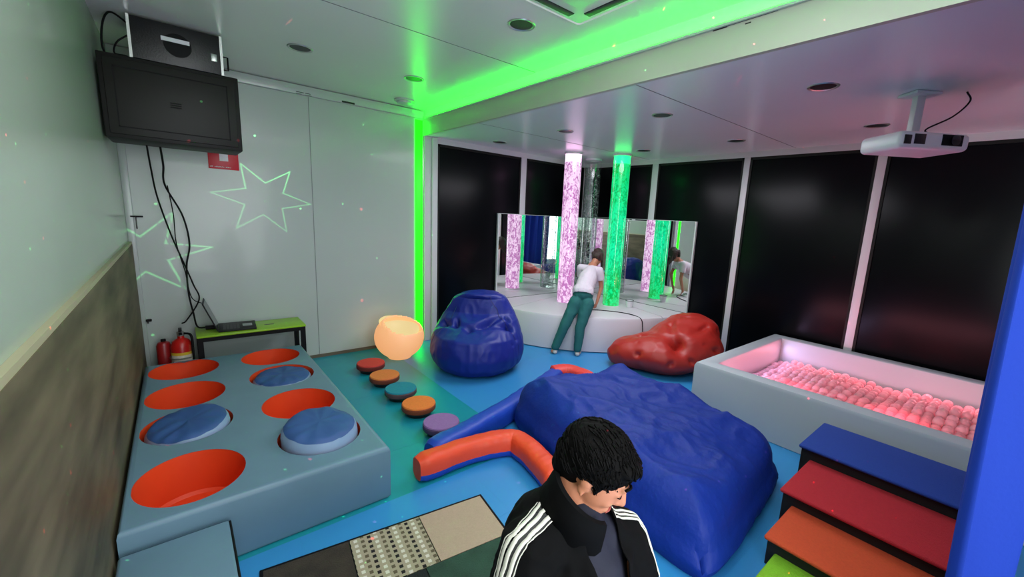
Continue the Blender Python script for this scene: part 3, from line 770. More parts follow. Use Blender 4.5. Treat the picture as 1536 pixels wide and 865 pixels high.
for n_ in (3, 9, 5):
    for k in range(n_):
        h_ = rnd.choice((.006, .008, .010)); bx(bm, (x, -.0072, .016), (x + .0045, -.0055, .016 + h_)); bx(bm, (x, -.0072, .016 + h_ * .4), (x + .0065, -.0055, .0175 + h_ * .4)); x += .0082
    x += .010
o = obj('lettering', bm, m_white_pl, t, smooth=False)

# small cut-outs in the upper trim of the back wall and in the beam face
def marks(name, label, base, rects, grp):
    t = NB()
    for lo, hi in rects: bx(t, lo, hi)
    o = obj(name, t, m_dark, smooth=False); tag(o, label, 'slot', grp)
marks('cable_slot', 'narrow dark double slot in the wall top left of the wider one', 0, [((1.33, YB - .037, 2.80), (1.40, YB - .0345, 2.806)), ((1.41, YB - .037, 2.80), (1.46, YB - .0345, 2.806)), ((1.33, YB - .037, 2.785), (1.38, YB - .0345, 2.789)), ((1.41, YB - .037, 2.785), (1.47, YB - .0345, 2.789))], 'slots in the top wall trim')
marks('cable_slot', 'wider dark slot in the wall top, nearer the green glow', 0, [((1.76, YB - .037, 2.788), (1.89, YB - .0345, 2.806))], 'slots in the top wall trim')
marks('cable_slot', 'long dark chipped slot along the green lit beam edge', 0, [((XB - .0135, 1.02, 2.770), (XB - .0115, 1.28, 2.776)), ((XB - .0135, 1.28, 2.766), (XB - .0115, 1.36, 2.775)), ((XB - .0135, 1.15, 2.752), (XB - .0115, 1.18, 2.758))], 'slots in the beam')

# ------------------------------------------------------------------ projector
t = thing('projector', 'white ceiling projector with an open dark lens bay, hanging top right', 'projector', (3.92, .515, 2.265), -.66)
t.scale = (1.42, 1.42, 1.42)
# local: x along its long front (left to right in the view), y away
obj('case', box((-.165, -.03, -.03), (.155, .20, .045), .022, 4), m_white_pl, t)
obj('lens_bay', box((.02, -.0325, -.010), (.115, -.028, .036), .002), m_blackmat, t)
obj('lens', lathe(NB(), [(0, .002), (.015, .002), (.020, .0), (.022, .006), (.018, .008), (0, .005)], (.075, -.034, .012), n=28, axis=(0, -1, 0)), mat('lens glass', (10, 10, 14), .05), t)
obj('vent_grille', box((-.105, -.0325, -.010), (-.055, -.028, .032), .002), m_dark, t)
obj('vent_grille', box((-.150, -.0325, -.012), (-.118, -.028, .026), .002), m_dark, t)
obj('lamp_vent', box((.128, .0, -.018), (.158, .05, .025), .004), mat('warm lamp vent', (255, 190, 110), .4, emit=(255, 190, 110), estr=1.2), t)
bm = NB(); bx(bm, (-.05, .06, .044), (.05, .13, .056), .003); bx(bm, (-.02, .085, .05), (.02, .115, (Z2 - 2.265) / 1.42 - .012), .004); bx(bm, (-.06, .05, (Z2 - 2.265) / 1.42 - .014), (.06, .15, (Z2 - 2.265) / 1.42 - .001), .003)
obj('ceiling_mount', bm, m_white_pl, t)
bm = NB(); tube(bm, [(4.05, .55, 2.345), (4.00, .56, 2.37), (4.10, .46, 2.45), (4.14, .40, 2.54), (4.12, .42, 2.595)], .005)
tag(obj('cable', bm, m_blackmat), 'black cable dropping from the ceiling to the projector', 'cable')

# ------------------------------------------------------------------ ball pit
PX0, PX1, PY0, PY1, PH = 3.82, 5.62, -.80, 1.825, .475
m_pit = mat('white padded pit vinyl', (176, 184, 190), .5, bump=.05, bscale=8)
t = thing('ball_pit', 'white padded rectangular ball pit glowing pink inside on the right', 'ball pit')
def pit():
    bm = NB(); w_ = .15
    prof = [(0, .004), (0, PH - .04), (.012, PH - .012), (.04, PH), (w_ - .03, PH), (w_ - .008, PH - .012), (w_, PH - .035), (w_, .10)]
    rg = []
    for ins, z in prof: rg.append([bm.verts.new(p) for p in ((PX0 + ins, PY0 + ins, z), (PX1 - ins, PY0 + ins, z), (PX1 - ins, PY1 - ins, z), (PX0 + ins, PY1 - ins, z))])
    for A, B in zip(rg, rg[1:]):
        for i in range(4): bm.faces.new((A[i], A[(i + 1) % 4], B[(i + 1) % 4], B[i]))
    bm.faces.new(rg[-1]); bm.faces.new(rg[0][::-1]); bmesh.ops.recalc_face_normals(bm, faces=bm.faces); return bm
obj('padded_walls', pit(), m_pit, t)
m_ball = bpy.data.materials.new('clear pink lit ball'); m_ball.use_nodes = True; nt = m_ball.node_tree; b = nt.nodes['Principled BSDF']
b.inputs['Base Color'].default_value = (.74, .58, .62, 1); b.inputs['Roughness'].default_value = .15; b.inputs['Subsurface Weight'].default_value = 0
tl = nt.nodes.new('ShaderNodeBsdfTranslucent'); tl.inputs[0].default_value = (.9, .6, .62, 1)
mx = nt.nodes.new('ShaderNodeMixShader'); mx.inputs[0].default_value = .65
out = [n for n in nt.nodes if n.type == 'OUTPUT_MATERIAL'][0]
nt.links.new(b.outputs[0], mx.inputs[1]); nt.links.new(tl.outputs[0], mx.inputs[2]); nt.links.new(mx.outputs[0], out.inputs[0])
BR = .037
bm = NB(); bmesh.ops.create_icosphere(bm, subdivisions=3, radius=BR)
ball0 = obj('pit_ball', bm, m_ball)
spots = []
y = PY1 - .15 - BR - .01; row = 0
while y > PY0 + .16 + BR:
    x = PX0 + .155 + BR + (row % 2) * BR
    while x < PX1 - .155 - BR:
        z = .235 + .05 * noise.noise(V((x * 2.2, y * 2.2, 0))) + .075 * min(1, max(0, (x - 4.0) / 1.0)) * 0 + random.uniform(-.012, .022)
        z -= .07 * max(0, 1 - (PY1 - .15 - y) / .25)   # banked away from the end wall
        spots.append((x + random.uniform(-.001, .001), y + random.uniform(-.001, .001), max(z, .182))); x += 2 * BR + .003
    y -= 2 * BR * .93; row += 1
spots.sort(key=lambda s: (s[1] < .02, (V(s) - V((.32, 0, 1.7))).length))
vis = spots[:300]; rest = spots[300:]
lab = 'clear plastic ball lit pink, lying among the many in the ball pit'
tag(ball0, lab, 'ball', 'clear balls in the ball pit'); ball0.location = vis[0]
for s in vis[1:]:
    c = ball0.copy(); COL.objects.link(c); c.location = s; c.rotation_euler = (random.random() * 6, random.random() * 6, 0)
bm = NB()
for s in rest:
    q = bmesh.ops.create_icosphere(bm, subdivisions=2, radius=BR)
    for v in q['verts']: v.co += V(s)
for s in spots[::1]:
    if random.random() < .8:
        q = bmesh.ops.create_icosphere(bm, subdivisions=1, radius=BR * .95)
        for v in q['verts']: v.co += V((s[0] + BR, s[1] + BR * .5, .105))
for s in [p for p in vis]: pass
tag(obj('pit_balls', bm, m_ball), 'remaining clear balls filling the ball pit below and behind the nearest ones', 'balls', None, 'stuff')
for k, (x, y, col, e) in enumerate([(4.6, 1.25, (1, .12, .24), 14), (4.6, .5, (1, .10, .16), 15), (4.7, -.3, (1, .08, .10), 6)]):
    l = bpy.data.lights.new('pit_lamp', 'POINT'); l.energy = e; l.color = col; l.shadow_soft_size = .12
    o = bpy.data.objects.new('pit_lamp', l); COL.objects.link(o); o.location = (x, y, .16)
for loc, tg, sz, e, col in (((4.75, PY1 - .165, .36), (4.75, .6, .30), (1.3, .05), 1.0, (.72, .55, 1)), ((PX0 + .165, .6, .37), (5.4, .6, .3), (1.9, .04), 2.2, (1, .30, .38)), ((PX1 - .165, .6, .37), (4, .6, .27), (1.9, .04), 2.0, (1, .30, .38))):
    area('pit_rim_light', loc, tg, sz, e * 5.5, col)

# ------------------------------------------------------------------ carpeted play steps
t = thing('play_steps', 'four coloured padded steps leading up to the ball pit', 'steps', (0, 0, 0))
m_riser = mat('black step frame', (10, 10, 12), .7)
SP = [('blue', 3.26, 3.765, .34, .765, (28, 62, 150)), ('red', 2.80, 3.29, .255, .70, (176, 30, 42)), ('orange', 2.46, 2.84, .17, .64, (196, 72, 34)), ('green', 2.10, 2.50, .085, .59, (120, 180, 30))]
for nm, xa, xb, z, ye, rgb in SP:
    o = obj('tread', box((xa, .0, z - .022), (xb, ye, z), .010, 3), mat(nm + ' carpet tread', rgb, .9, bump=.4, bscale=220, var=.05, vscale=80), t); o['label'] = nm + ' carpeted tread'
    bm = NB(); bx(bm, (xa + .03, .01, 0), (xb - .002 if nm == 'blue' else xb - .03, ye - .012, z - .021)); obj('riser', bm, m_riser, t, smooth=False)

# ------------------------------------------------------------------ curtain
m_curt = mat('blue curtain cloth', (24, 54, 150), .8, spec=.2, bump=.1, bscale=60)
t = thing('curtain', 'tall royal blue curtain hanging at the right edge of the view', 'curtain', (0, 0, 0))
bm = NB(); n = 220; NZ = 24; rows = []
for j in range(NZ + 1):
    z = .02 + (Z2 - .05) * j / NZ; row = []
    for i in range(n + 1):
        s = i / n; x = 1.99 + s * 1.72
        fl = 1 - j / NZ
        xx = x
        yy = -.115 + .075 * z / 2 + .065 * sin(s * 44 + .7 * sin(s * 9) + .4) + .015 * sin(s * 90 + j * .15) + .02 * (1 - s)
        row.append(bm.verts.new((xx, yy, z)))
    rows.append(row)
for A, B in zip(rows, rows[1:]):
    for i in range(n): bm.faces.new((A[i], A[i + 1], B[i + 1], B[i]))
o = obj('cloth', bm, m_curt, t); o.data.shade_smooth()
md = o.modifiers.new('s', 'SOLIDIFY'); md.thickness = .004
obj('curtain_rail', box((1.95, -.12, Z2 - .03) if 0 else (XB + .03, -.12, Z2 - .025), (3.78, -.08, Z2 - .001)), m_alu, t, smooth=False)
obj('curtain_rail', box((1.95, -.115, Z2 - .028), (XB + .03, -.085, Z2 - .004)), m_alu, t, smooth=False)

# ------------------------------------------------------------------ patchwork rug
m_tan = mat('tan rug pile', (176, 156, 132), .95, bump=.4, bscale=300, var=.05, vscale=120)
m_rugg = mat('dark green rug pile', (40, 72, 56), .95, bump=.5, bscale=200, var=.25, vscale=9)
m_rugd = mat('black green rug pile', (18, 30, 26), .95, bump=.5, bscale=200)
m_rugb = mat('brown rug pile', (50, 44, 34), .95, bump=.5, bscale=200, var=.3, vscale=12)
m_check = mat('beige checker weave', (150, 142, 118), .95, bump=.3, bscale=200)
nt = m_check.node_tree; b = nt.nodes['Principled BSDF']
for l in list(b.inputs['Base Color'].links): nt.links.remove(l)
tc = nt.nodes.new('ShaderNodeTexCoord'); sp = nt.nodes.new('ShaderNodeSeparateXYZ'); nt.links.new(tc.outputs['Object'], sp.inputs[0])
cx_ = MN('DIVIDE', sp.outputs[0], .032); ci = MN('FLOOR', cx_); par = MN('MODULO', MN('ADD', ci, 60), 2); par3 = MN('MODULO', MN('ADD', ci, 60), 3)
ry_ = MN('ADD', MN('DIVIDE', sp.outputs[1], .036), MN('MULTIPLY', par, .5))
insq = MN('MULTIPLY', MN('LESS_THAN', MN('ABSOLUTE', MN('SUBTRACT', MN('FRACT', cx_), .5)), .27), MN('LESS_THAN', MN('ABSOLUTE', MN('SUBTRACT', MN('FRACT', ry_), .5)), .27))
cr = nt.nodes.new('ShaderNodeValToRGB'); cr.color_ramp.interpolation = 'CONSTANT'
e = cr.color_ramp.elements; e[0].color = (*lin((24, 22, 20)), 1); e[1].position = .3; e[1].color = (*lin((208, 206, 188)), 1); k = e.new(.6); k.color = (*lin((92, 84, 62)), 1)
nt.links.new(MN('DIVIDE', par3, 2.9), cr.inputs[0])
mx = nt.nodes.new('ShaderNodeMix'); mx.data_type = 'RGBA'; nt.links.new(insq, mx.inputs[0]); mx.inputs[6].default_value = (*lin((160, 152, 126)), 1); nt.links.new(cr.outputs[0], mx.inputs[7]); nt.links.new(mx.outputs[2], b.inputs['Base Color'])
t = thing('rug', 'patchwork rug of tan, checkered, brown and dark green patches under the man', 'rug', (1.612, 1.945, 0), R(-7.6))
# local: x to the right (negative leftwards), y away; far right corner at origin
obj('backing', box((-1.13, -1.45, .001), (0, 0, .009), .003), m_blackmat, t)
P = lambda n, x0, x1, y0, y1, M: obj(n, box((x0, y0, .008), (x1, y1, .0125)), M, t, smooth=False)
P('tan_patch', -.385, -.016, -.37, -.018, m_tan); P('checkered_patch', -.745, -.39, -.37, -.018, m_check); P('brown_patch', -1.115, -.75, -.37, -.018, m_rugb)
P('green_patch', -.46, -.016, -.86, -.375, m_rugg); P('dark_patch', -.90, -.465, -.86, -.375, m_rugd); P('brown_patch', -1.115, -.905, -.86, -.375, m_rugb)
P('tan_patch', -1.115, -.80, -1.43, -.865, m_tan); P('dark_patch', -.795, -.016, -1.43, -.865, m_rugd)
#PEOPLE
# ------------------------------------------------------------------ people
def head_mesh(bm, T, s=1.0, jaw=1.0):
    """T: 4x4 placing a head whose face looks along +x, z up, centre between the ears"""
    h = NB()
    ell(h, (-.012, 0, .035), (.094, .074, .088), sub=4); ell(h, (.02, 0, .0), (.072, .066, .085), sub=4)
    ell(h, (.030, 0, -.055), (.055, .052, .052), sub=3); ell(h, (.062, 0, -.088), (.024, .026, .020), sub=3)   # jaw, chin
    ell(h, (.060, .030, -.018), (.022, .024, .022), sub=3); ell(h, (.060, -.030, -.018), (.022, .024, .022), sub=3)  # cheeks
    cap(h, (.082, 0, .022), (.104, 0, -.018), .008, .011); ell(h, (.093, .010, -.022), .008, sub=2); ell(h, (.093, -.010, -.022), .008, sub=2)
    cap(h, (.079, -.032, .038), (.079, .032, .038), .011, .011)    # brow
    cap(h, (.079, -.018, -.052), (.079, .018, -.052), .0085, .0085); cap(h, (.076, -.015, -.062), (.076, .015, -.062), .0085, .0085)  # lips
    for y in (-1, 1):
        ell(h, (.072, y * .031, .018), (.013, .016, .010), sub=2)      # closed eyelids
        ell(h, (-.004, y * .073, -.002), (.015, .006, .027), Matrix.Rotation(R(12), 3, 'Y'), sub=3)
        ell(h, (-.008, y * .077, .010), (.014, .005, .015), sub=3); ell(h, (.0, y * .077, -.022), (.006, .005, .007), sub=2)
    for v in h.verts: v.co = T @ (v.co * s)
    me = bpy.data.meshes.new('t'); h.to_mesh(me); h.free(); bm.from_mesh(me); bpy.data.meshes.remove(me)

def hand(bm, wrist, d, palm_n, side=1, s=1.0, curl=.6):
    """wrist point, direction along the hand, palm normal; five separate bent fingers"""
    d = V(d).normalized(); n_ = V(palm_n); n_ = (n_ - d * n_.dot(d)).normalized(); a = d.cross(n_) * side; wv = V(wrist)
    for k in range(4):
        cap(bm, wv + a * (.010 - .006 * k) * s, wv + d * .075 * s + a * (.028 - .0185 * k) * s, .013 * s, .0115 * s)
    for k, L_ in enumerate((.068, .076, .070, .055)):
        p = wv + d * .082 * s + a * (.030 - .0198 * k) * s; ang = .25; dd = d
        for j, f in enumerate((.45, .32, .23)):
            dd = (d * cos(ang) + n_ * sin(ang)); q = p + dd * L_ * f * s
            cap(bm, p, q, (.0088 - .001 * j) * s, (.0080 - .001 * j) * s, n=10); p = q; ang += curl
    p = wv + a * .022 * s + d * .02 * s; q = p + (d * .5 + a * .75 + n_ * .35).normalized() * .038 * s
    cap(bm, p, q, .012 * s, .0098 * s, n=10); cap(bm, q, q + (d * .85 + a * .2 + n_ * .45).normalized() * .030 * s, .0095 * s, .008 * s, n=10)

m_skin = mat('skin', (196, 128, 96), .5, var=.05, vscale=12)
m_skin_c = mat('child skin', (176, 118, 92), .5, var=.05, vscale=12)
m_hair = mat('black hair', (4, 3, 3), .7, bump=.3, bscale=45, spec=.1)
m_hair_c = mat('dark brown hair', (52, 34, 30), .5, bump=.6, bscale=70, stretch=(3, 3, .6))
m_jacket = mat('black jacket fabric', (5, 5, 6), .85, bump=.2, bscale=20, spec=.12)
m_shirt = mat('navy shirt', (15, 17, 38), .8, bump=.2, bscale=24)
m_strip = mat('white stripe', (214, 212, 200), .7)
m_grey_s = mat('grey stripe ground', (52, 52, 52), .8)
m_jeans = mat('dark trousers', (26, 28, 36), .85)

# ---- man: local x = camera right, y = away from camera
man = thing('person', 'man with short black hair in a black striped track jacket, head bowed, on the rug', 'person', (1.05, .62, .0135), -.7175)
NK, SR, SL = V((-.030, -.005, .965)), V((-.135, -.075, .905)), V((.100, .055, .848))
PV = V((-.085, .065, .50)); CH = V((-.022, -.005, .80))
ER, EL = V((-.190, -.185, .665)), V((.185, -.020, .64)); HRt, HLt = V((-.02, -.36, .56)), V((.17, -.24, .54))
fwd = V((cos(R(-20)) * cos(R(30)), sin(R(-20)) * cos(R(30)), -sin(R(30)))); left = V((-sin(R(-20)), cos(R(-20)), 0)); up_ = fwd.cross(left)
HC = V((.010, .0, 1.072))
Th = Matrix.Identity(4)
for i in range(3): Th[i][0], Th[i][1], Th[i][2], Th[i][3] = fwd[i], left[i], up_[i], HC[i]
Fk = V((.75, -.66, 0)); KR = V((-.05, -.10, .06)) + V((-.06, -.05, 0)); KL = V((.12, -.02, .06)); AR = KR - Fk * .40 + V((0, 0, -.01)); AL = KL - Fk * .40 + V((0, 0, -.01))
HIPR, HIPL = PV + V((-.075, -.06, -.02)), PV + V((.065, .06, -.02))
bm = NB(); head_mesh(bm, Th, .94)
cap(bm, Th @ V((-.035, 0, -.03)), NK + V((0, 0, -.02)), .052, .058); cap(bm, NK + V((-.0, 0, -.05)), CH, .062, .12); cap(bm, CH, PV, .125, .13)
cap(bm, SR, SL, .058, .058)
for s_, e_, h_ in ((SR, ER, HRt), (SL, EL, HLt)): cap(bm, s_, e_, .052, .042); cap(bm, e_, h_, .040, .027)
hand(bm, HRt, (.5, -.75, -.2), (0, .1, -1), 1); hand(bm, HLt, (.25, -.9, -.2), (0, .1, -1), -1)
for a_, k_, f_ in ((HIPR, KR, AR), (HIPL, KL, AL)): cap(bm, a_, k_, .085, .055); cap(bm, k_, f_, .052, .036); cap(bm, f_, f_ - Fk * .14, .036, .026)
bm = bake(bm, .0045, 5)
obj('body', bm, m_skin, man)
# jacket
bm = NB()
cap(bm, NK + V((-.005, .01, -.05)), CH, .115, .158); cap(bm, CH, PV + V((0, 0, .03)), .158, .155); cap(bm, CH + V((-.085, -.03, .03)), PV + V((-.05, 0, .05)), .11, .13); cap(bm, CH + V((.06, .035, .0)), PV + V((.06, .04, .05)), .10, .12)
ell(bm, (-.085, .01, .875), (.115, .11, .12)); cap(bm, SR, NK + V((-.01, 0, -.035)), .076, .078); cap(bm, SL, NK + V((.01, .0, -.035)), .068, .07)
cap(bm, SR, ER, .074, .062); cap(bm, ER, ER.lerp(HRt, .88), .060, .043); cap(bm, SL, EL, .070, .060); cap(bm, EL, EL.lerp(HLt, .88), .058, .043)
cap(bm, NK + V((-.055, .02, -.02)), NK + V((-.02, .03, .02)), .062, .05)
bm = bake(bm, .007, 7)
ax = (NK - CH).normalized(); Fc = (V((.62, -.78, .12))).normalized()
rumple(bm, lambda p: .005 * ridged(p, 13, 3) + .004 * ridged(p, 22, 7))
Sd = V((.78, .62, 0))
for sg in (1, -1):   # planes s*sg - .12 z = const bound the V opening
    nn = (Sd * sg - V((0, 0, .12))); c0_ = -.0524
    # (p-CH).Sd*sg - .012*sg - .12*(z) = c0_
    pt = CH + nn * 0; val = -.012 * sg - .12 * CH.z - c0_; pt = CH - nn * (val / nn.length_squared)
    bmesh.ops.bisect_plane(bm, geom=bm.verts[:] + bm.edges[:] + bm.faces[:], plane_co=pt, plane_no=nn, dist=1e-6)
def in_open(c):
    d = c - CH
    if c.z < .60 or V((d.x, d.y, 0)).dot(Fc) < .03: return False
    return abs(d.dot(Sd) - .012) - .12 * c.z < -.0524
bmesh.ops.delete(bm, geom=[f for f in bm.faces if in_open(f.calc_center_median())], context='FACES')
jk = obj('jacket', bm, m_jacket, man); md = jk.modifiers.new('s', 'SOLIDIFY'); md.thickness = .004; md.offset = -1
# collar
bm = NB(); n = 40; rows = []
cn = NK + V((.006, .0, .0)); tiltq = V((.25, -.15, 1)).normalized().to_track_quat('Z', 'Y')
for j, (rad, z) in enumerate(((.092, -.035), (.086, .005), (.077, .045), (.078, .062), (.083, .060), (.088, .04), (.097, -.02))):
    row = []
    for i in range(n):
        a = R(6) + R(246) * i / (n - 1)
        row.append(bm.verts.new(cn + tiltq @ V((rad * cos(a), rad * 1.0 * sin(a), z + .034 * (-cos(a + R(50)))))))
    rows.append(row)
for A, B in zip(rows, rows[1:]):
    for i in range(n - 1): bm.faces.new((A[i], A[i + 1], B[i + 1], B[i]))
o = obj('collar', bm, m_jacket, man); md = o.modifiers.new('s', 'SOLIDIFY'); md.thickness = .004
# shirt
bm = NB(); cap(bm, NK + V((.006, -.006, .000)), NK + V((0, 0, -.06)), .066, .09); cap(bm, NK + V((.0, .0, -.045)), CH, .088, .141); cap(bm, CH, PV, .141, .138); cap(bm, SR, NK + V((0, 0, -.06)), .062, .085); cap(bm, SL, NK + V((0, 0, -.06)), .062, .085); sh = obj('shirt', bake(bm, .008, 6), m_shirt, man)
bm = NB(); lathe(bm, [(0, 0), (.007, 0), (.008, .002), (.005, .003), (0, .002)], n=20)
q = Fc.to_track_quat('Z', 'Y')
b0 = bmesh.new(); b0.from_mesh(sh.data); tr = BVHTree.FromBMesh(b0); hit = tr.ray_cast(CH + Fc * .5 + V((0, 0, .035)), -Fc); b0.free()
for v in bm.verts: v.co = q @ v.co + (hit[0] if hit[0] else CH + Fc * .13)
obj('shirt_button', bm, mat('brass button', (150, 140, 110), .3, .6), man)
# three white stripes down each shoulder and sleeve on a grey ground
outR = V((-.72, -.60, .35)).normalized()
base = [NK + V((-.062, -.030, .02)), SR + V((-.018, -.030, .085)), SR + V((-.052, -.055, .035)), SR.lerp(ER, .5) + V((-.065, -.055, .02)), ER + V((-.055, -.045, .01))]
crossd = V((.75, -.62, .05)).normalized()
ribbon(jk, base, .030, .0012, m_grey_s, 'stripe_ground', man, direction=crossd)
for k in (-1, 0, 1): ribbon(jk, [p + crossd * .0185 * k for p in base], .0050, .0030, m_strip, 'sleeve_stripe', man, direction=crossd)
for k in (-1, 1): ribbon(jk, [p + crossd * .0305 * k for p in base], .0012, .0030, m_strip, 'stripe_edge', man, direction=crossd)
baseL = [NK + V((.070, -.005, -.005)), SL + V((.022, -.01, .075)), SL + V((.060, .0, .04)), SL.lerp(EL, .45) + V((.075, -.02, .0)), EL + V((.06, -.03, 0))]
crossL = V((.35, -.93, .0)).normalized()
for k in (-1, 0, 1): ribbon(jk, [p + crossL * .012 * k for p in baseL], .0034, .0026, m_strip, 'sleeve_stripe', man, direction=crossL)
# trousers
bm = NB()
cap(bm, PV + V((0, 0, .06)), PV, .145, .15)
for a_, k_, f_ in ((HIPR, KR, AR), (HIPL, KL, AL)): cap(bm, a_, k_, .105, .072); cap(bm, k_, f_, .068, .052)
bm = bake(bm, .009, 6)
for v in bm.verts: v.co.z = max(v.co.z, .001)
obj('trousers', bm, m_jeans, man)
# hair: cap of short hair with sideburns, swept fringe
h = NB()
ell(h, (-.018, 0, .047), (.098, .078, .084), sub=4); ell(h, (-.050, 0, .012), (.064, .070, .066), sub=4); ell(h, (-.066, 0, -.028), (.038, .050, .034), sub=3)
ell(h, (.044, .0, .080), (.046, .056, .026), sub=3)
for y in (-1, 1): cap(h, (.018, y * .067, .040), (.024, y * .068, -.004), .013, .005); ell(h, (.026, y * .060, .050), (.028, .013, .024), sub=3)
for v in h.verts: v.co = Th @ (v.co * .965)
h = bake(h, .004, 5)
Ti = Th.inverted()
rumple(h, lambda p: .0022 * ridged(((Ti @ p).x * .35, (Ti @ p).y * 2.2, (Ti @ p).z * .5), 42, 5))
rs = random.Random(11); trh = BVHTree.FromBMesh(h)
for k in range(620):   # short locks combed forward and down the sides
    th_ = rs.uniform(-pi, pi); ph_ = rs.uniform(-.35, 1.5)
    d_ = V((cos(th_) * cos(ph_), sin(th_) * cos(ph_), sin(ph_)))
    o_ = Th @ (V((-.015, 0, .035)) + d_ * .2); c_ = Th @ V((-.015, 0, .035))
    hit_ = trh.ray_cast(o_, (c_ - o_).normalized())
    if hit_[0] is None: continue
    P0 = hit_[0]; dirn = (Th.to_3x3() @ V((.75 + rs.uniform(-.3, .3), (.45 * (1 if d_.y > 0 else -1)) + rs.uniform(-.3, .3), -.35 + .5 * (ph_ > .8)))).normalized()
    pts = []
    for q_ in range(4):
        nn_ = trh.find_nearest(P0 + dirn * (.009 * q_))
        pts.append(nn_[0] + nn_[1] * (.0012 + (.0035 * (q_ / 3) ** 2 if rs.random() < .5 else 0)))
    tube(h, pts, lambda f: .0025 * (1 - f) + .0004, n=5, k=2)
obj('hair', h, m_hair, man)
# brows, lips, lashes: small dark forms on the face
for y in (-1, 1):
    o = obj('eyebrow', tube(NB(), [Th @ (V((.0905, y * .012, .047)) * .93), Th @ (V((.0905, y * .028, .051)) * .93), Th @ (V((.083, y * .043, .045)) * .93)], .0035), m_hair, man)
    o = obj('eyelash', tube(NB(), [Th @ (V((.087, y * .020, .014)) * .93), Th @ (V((.0875, y * .032, .0105)) * .93), Th @ (V((.080, y * .043, .014)) * .93)], .0013), m_hair, man)
obj('lips', tube(NB(), [Th @ (V((.085, -.022, -.0575)) * .93), Th @ (V((.0905, 0, -.0565)) * .93), Th @ (V((.085, .022, -.0575)) * .93)], lambda f: .002 + .0025 * sin(pi * f)), mat('lips', (160, 82, 72), .5), man)

# ---- child: local x = right, y = forward (towards the corner)
kid = thing('person', 'child with dark hair in a white T-shirt and teal trousers leaning over the platform', 'person', (3.97, 3.65, 0), -.8405)
HPL, HPR = V((.088, .085, .66)), V((.235, .080, .65)); KNL, KNR = V((-.035, -.025, .35)), V((.165, -.020, .35)); ANL, ANR = V((-.128, -.055, .065)), V((.155, -.060, .065))
PVc = V((.165, .13, .735)); CHc = V((.215, .37, .93)); NKc = V((.262, .565, 1.075)); HCc = V((.322, .66, 1.185))
SRc, SLc = V((.362, .50, 1.025)), V((.105, .53, 1.045)); ERc, ELc = V((.400, .53, .79)), V((.120, .62, .83)); WRc, WLc = V((.352, .46, .575)), V((.225, .58, .585))
f_ = V((.15, .62, -.76)).normalized(); l_ = V((-.95, .2, 0)); l_ = (l_ - f_ * l_.dot(f_)).normalized(); u_ = f_.cross(l_)
Tk = Matrix.Identity(4)
for i in range(3): Tk[i][0], Tk[i][1], Tk[i][2], Tk[i][3] = f_[i], l_[i], u_[i], HCc[i]
bm = NB(); head_mesh(bm, Tk, .90)
cap(bm, Tk @ V((-.03, 0, -.03)), NKc, .040, .045); cap(bm, NKc, CHc, .06, .09); cap(bm, CHc, PVc, .085, .09); cap(bm, SRc, SLc, .040, .040)
for a, b_, c in ((SRc, ERc, WRc), (SLc, ELc, WLc)): cap(bm, a, b_, .036, .028); cap(bm, b_, c, .027, .019)
hand(bm, WRc, (-.25, .25, -.6), (-.4, .8, .2), -1, .72, .55); hand(bm, WLc, (.35, .15, -.6), (.4, .8, .2), 1, .72, .55)
for a, b_, c, s in ((HPL, KNL, ANL, -1), (HPR, KNR, ANR, 1)):
    cap(bm, a, b_, .066, .045); cap(bm, b_, c, .043, .030); cap(bm, c, c + V((-.03 if s < 0 else .01, -.015 , -.035)), .028, .026); cap(bm, c + V((0, -.02, -.038)), c + V((s * .02, .075, -.045)), .024, .020)
bm = bake(bm, .005, 4)
for v in bm.verts: v.co.z = max(v.co.z, .003)
obj('body', bm, m_skin_c, kid)
m_tee = mat('white cotton', (206, 198, 208), .85, bump=.3, bscale=26)
m_teal = mat('teal trousers', (30, 98, 96), .85, bump=.3, bscale=22)
bm = NB()
cap(bm, NKc + V((-.005, -.01, -.03)), CHc, .070, .120); cap(bm, CHc, PVc + V((.0, .0, .045)), .120, .116); cap(bm, SRc, SLc, .050, .050)
cap(bm, PVc + V((-.03, 0, .05)), PVc + V((.035, -.01, .05)), .108, .108)
cap(bm, SRc, SRc.lerp(ERc, .48), .052, .052); cap(bm, SLc, SLc.lerp(ELc, .48), .050, .050)
bm = bake(bm, .007, 5)
# end the shirt cleanly at the hem and open sleeves
axn = (CHc - PVc).normalized()
bmesh.ops.delete(bm, geom=[v for v in bm.verts if (v.co - (PVc + V((0, 0, -.005)))).dot(V((.06, .50, .80)).normalized()) < 0 or (v.co - SRc.lerp(ERc, .56)).dot(ERc - SRc) > 0 and v.co.x > .31 and v.co.z < .93 or (v.co - SLc.lerp(ELc, .56)).dot(ELc - SLc) > 0 and v.co.y > .50 and v.co.z < .96 and v.co.x < .17], context='VERTS')
rumple(bm, lambda p: .004 * ridged((p.x, p.y, p.z * .5), 11, 6))
o = obj('t_shirt', bm, m_tee, kid); md = o.modifiers.new('s', 'SOLIDIFY'); md.thickness = .003
bm = NB(); cap(bm, PVc + V((-.03, 0, .02)), PVc + V((.04, -.01, .02)), .098, .098)
for a, b_, c in ((HPL, KNL, ANL), (HPR, KNR, ANR)): cap(bm, a, b_, .086, .062); cap(bm, b_, c + V((0, 0, .02)), .060, .050)
bm = bake(bm, .007, 5); rumple(bm, lambda p: .005 * ridged((p.x, p.y, p.z * .7), 12, 2))
obj('trousers', bm, m_teal, kid)
for c, s in ((ANL, -1), (ANR, 1)):
    bm = NB(); cap(bm, c + V((0, -.025, -.036)), c + V((s * .018 if s > 0 else -.025, .075, -.044)), .031, .027); cap(bm, c, c + V((0, -.015, -.03)), .034, .030)
    bm = bake(bm, .006, 4)
    for v in bm.verts: v.co.z = max(v.co.z, .002)
    obj('sock', bm, mat('white sock', (200, 196, 190), .9), kid)
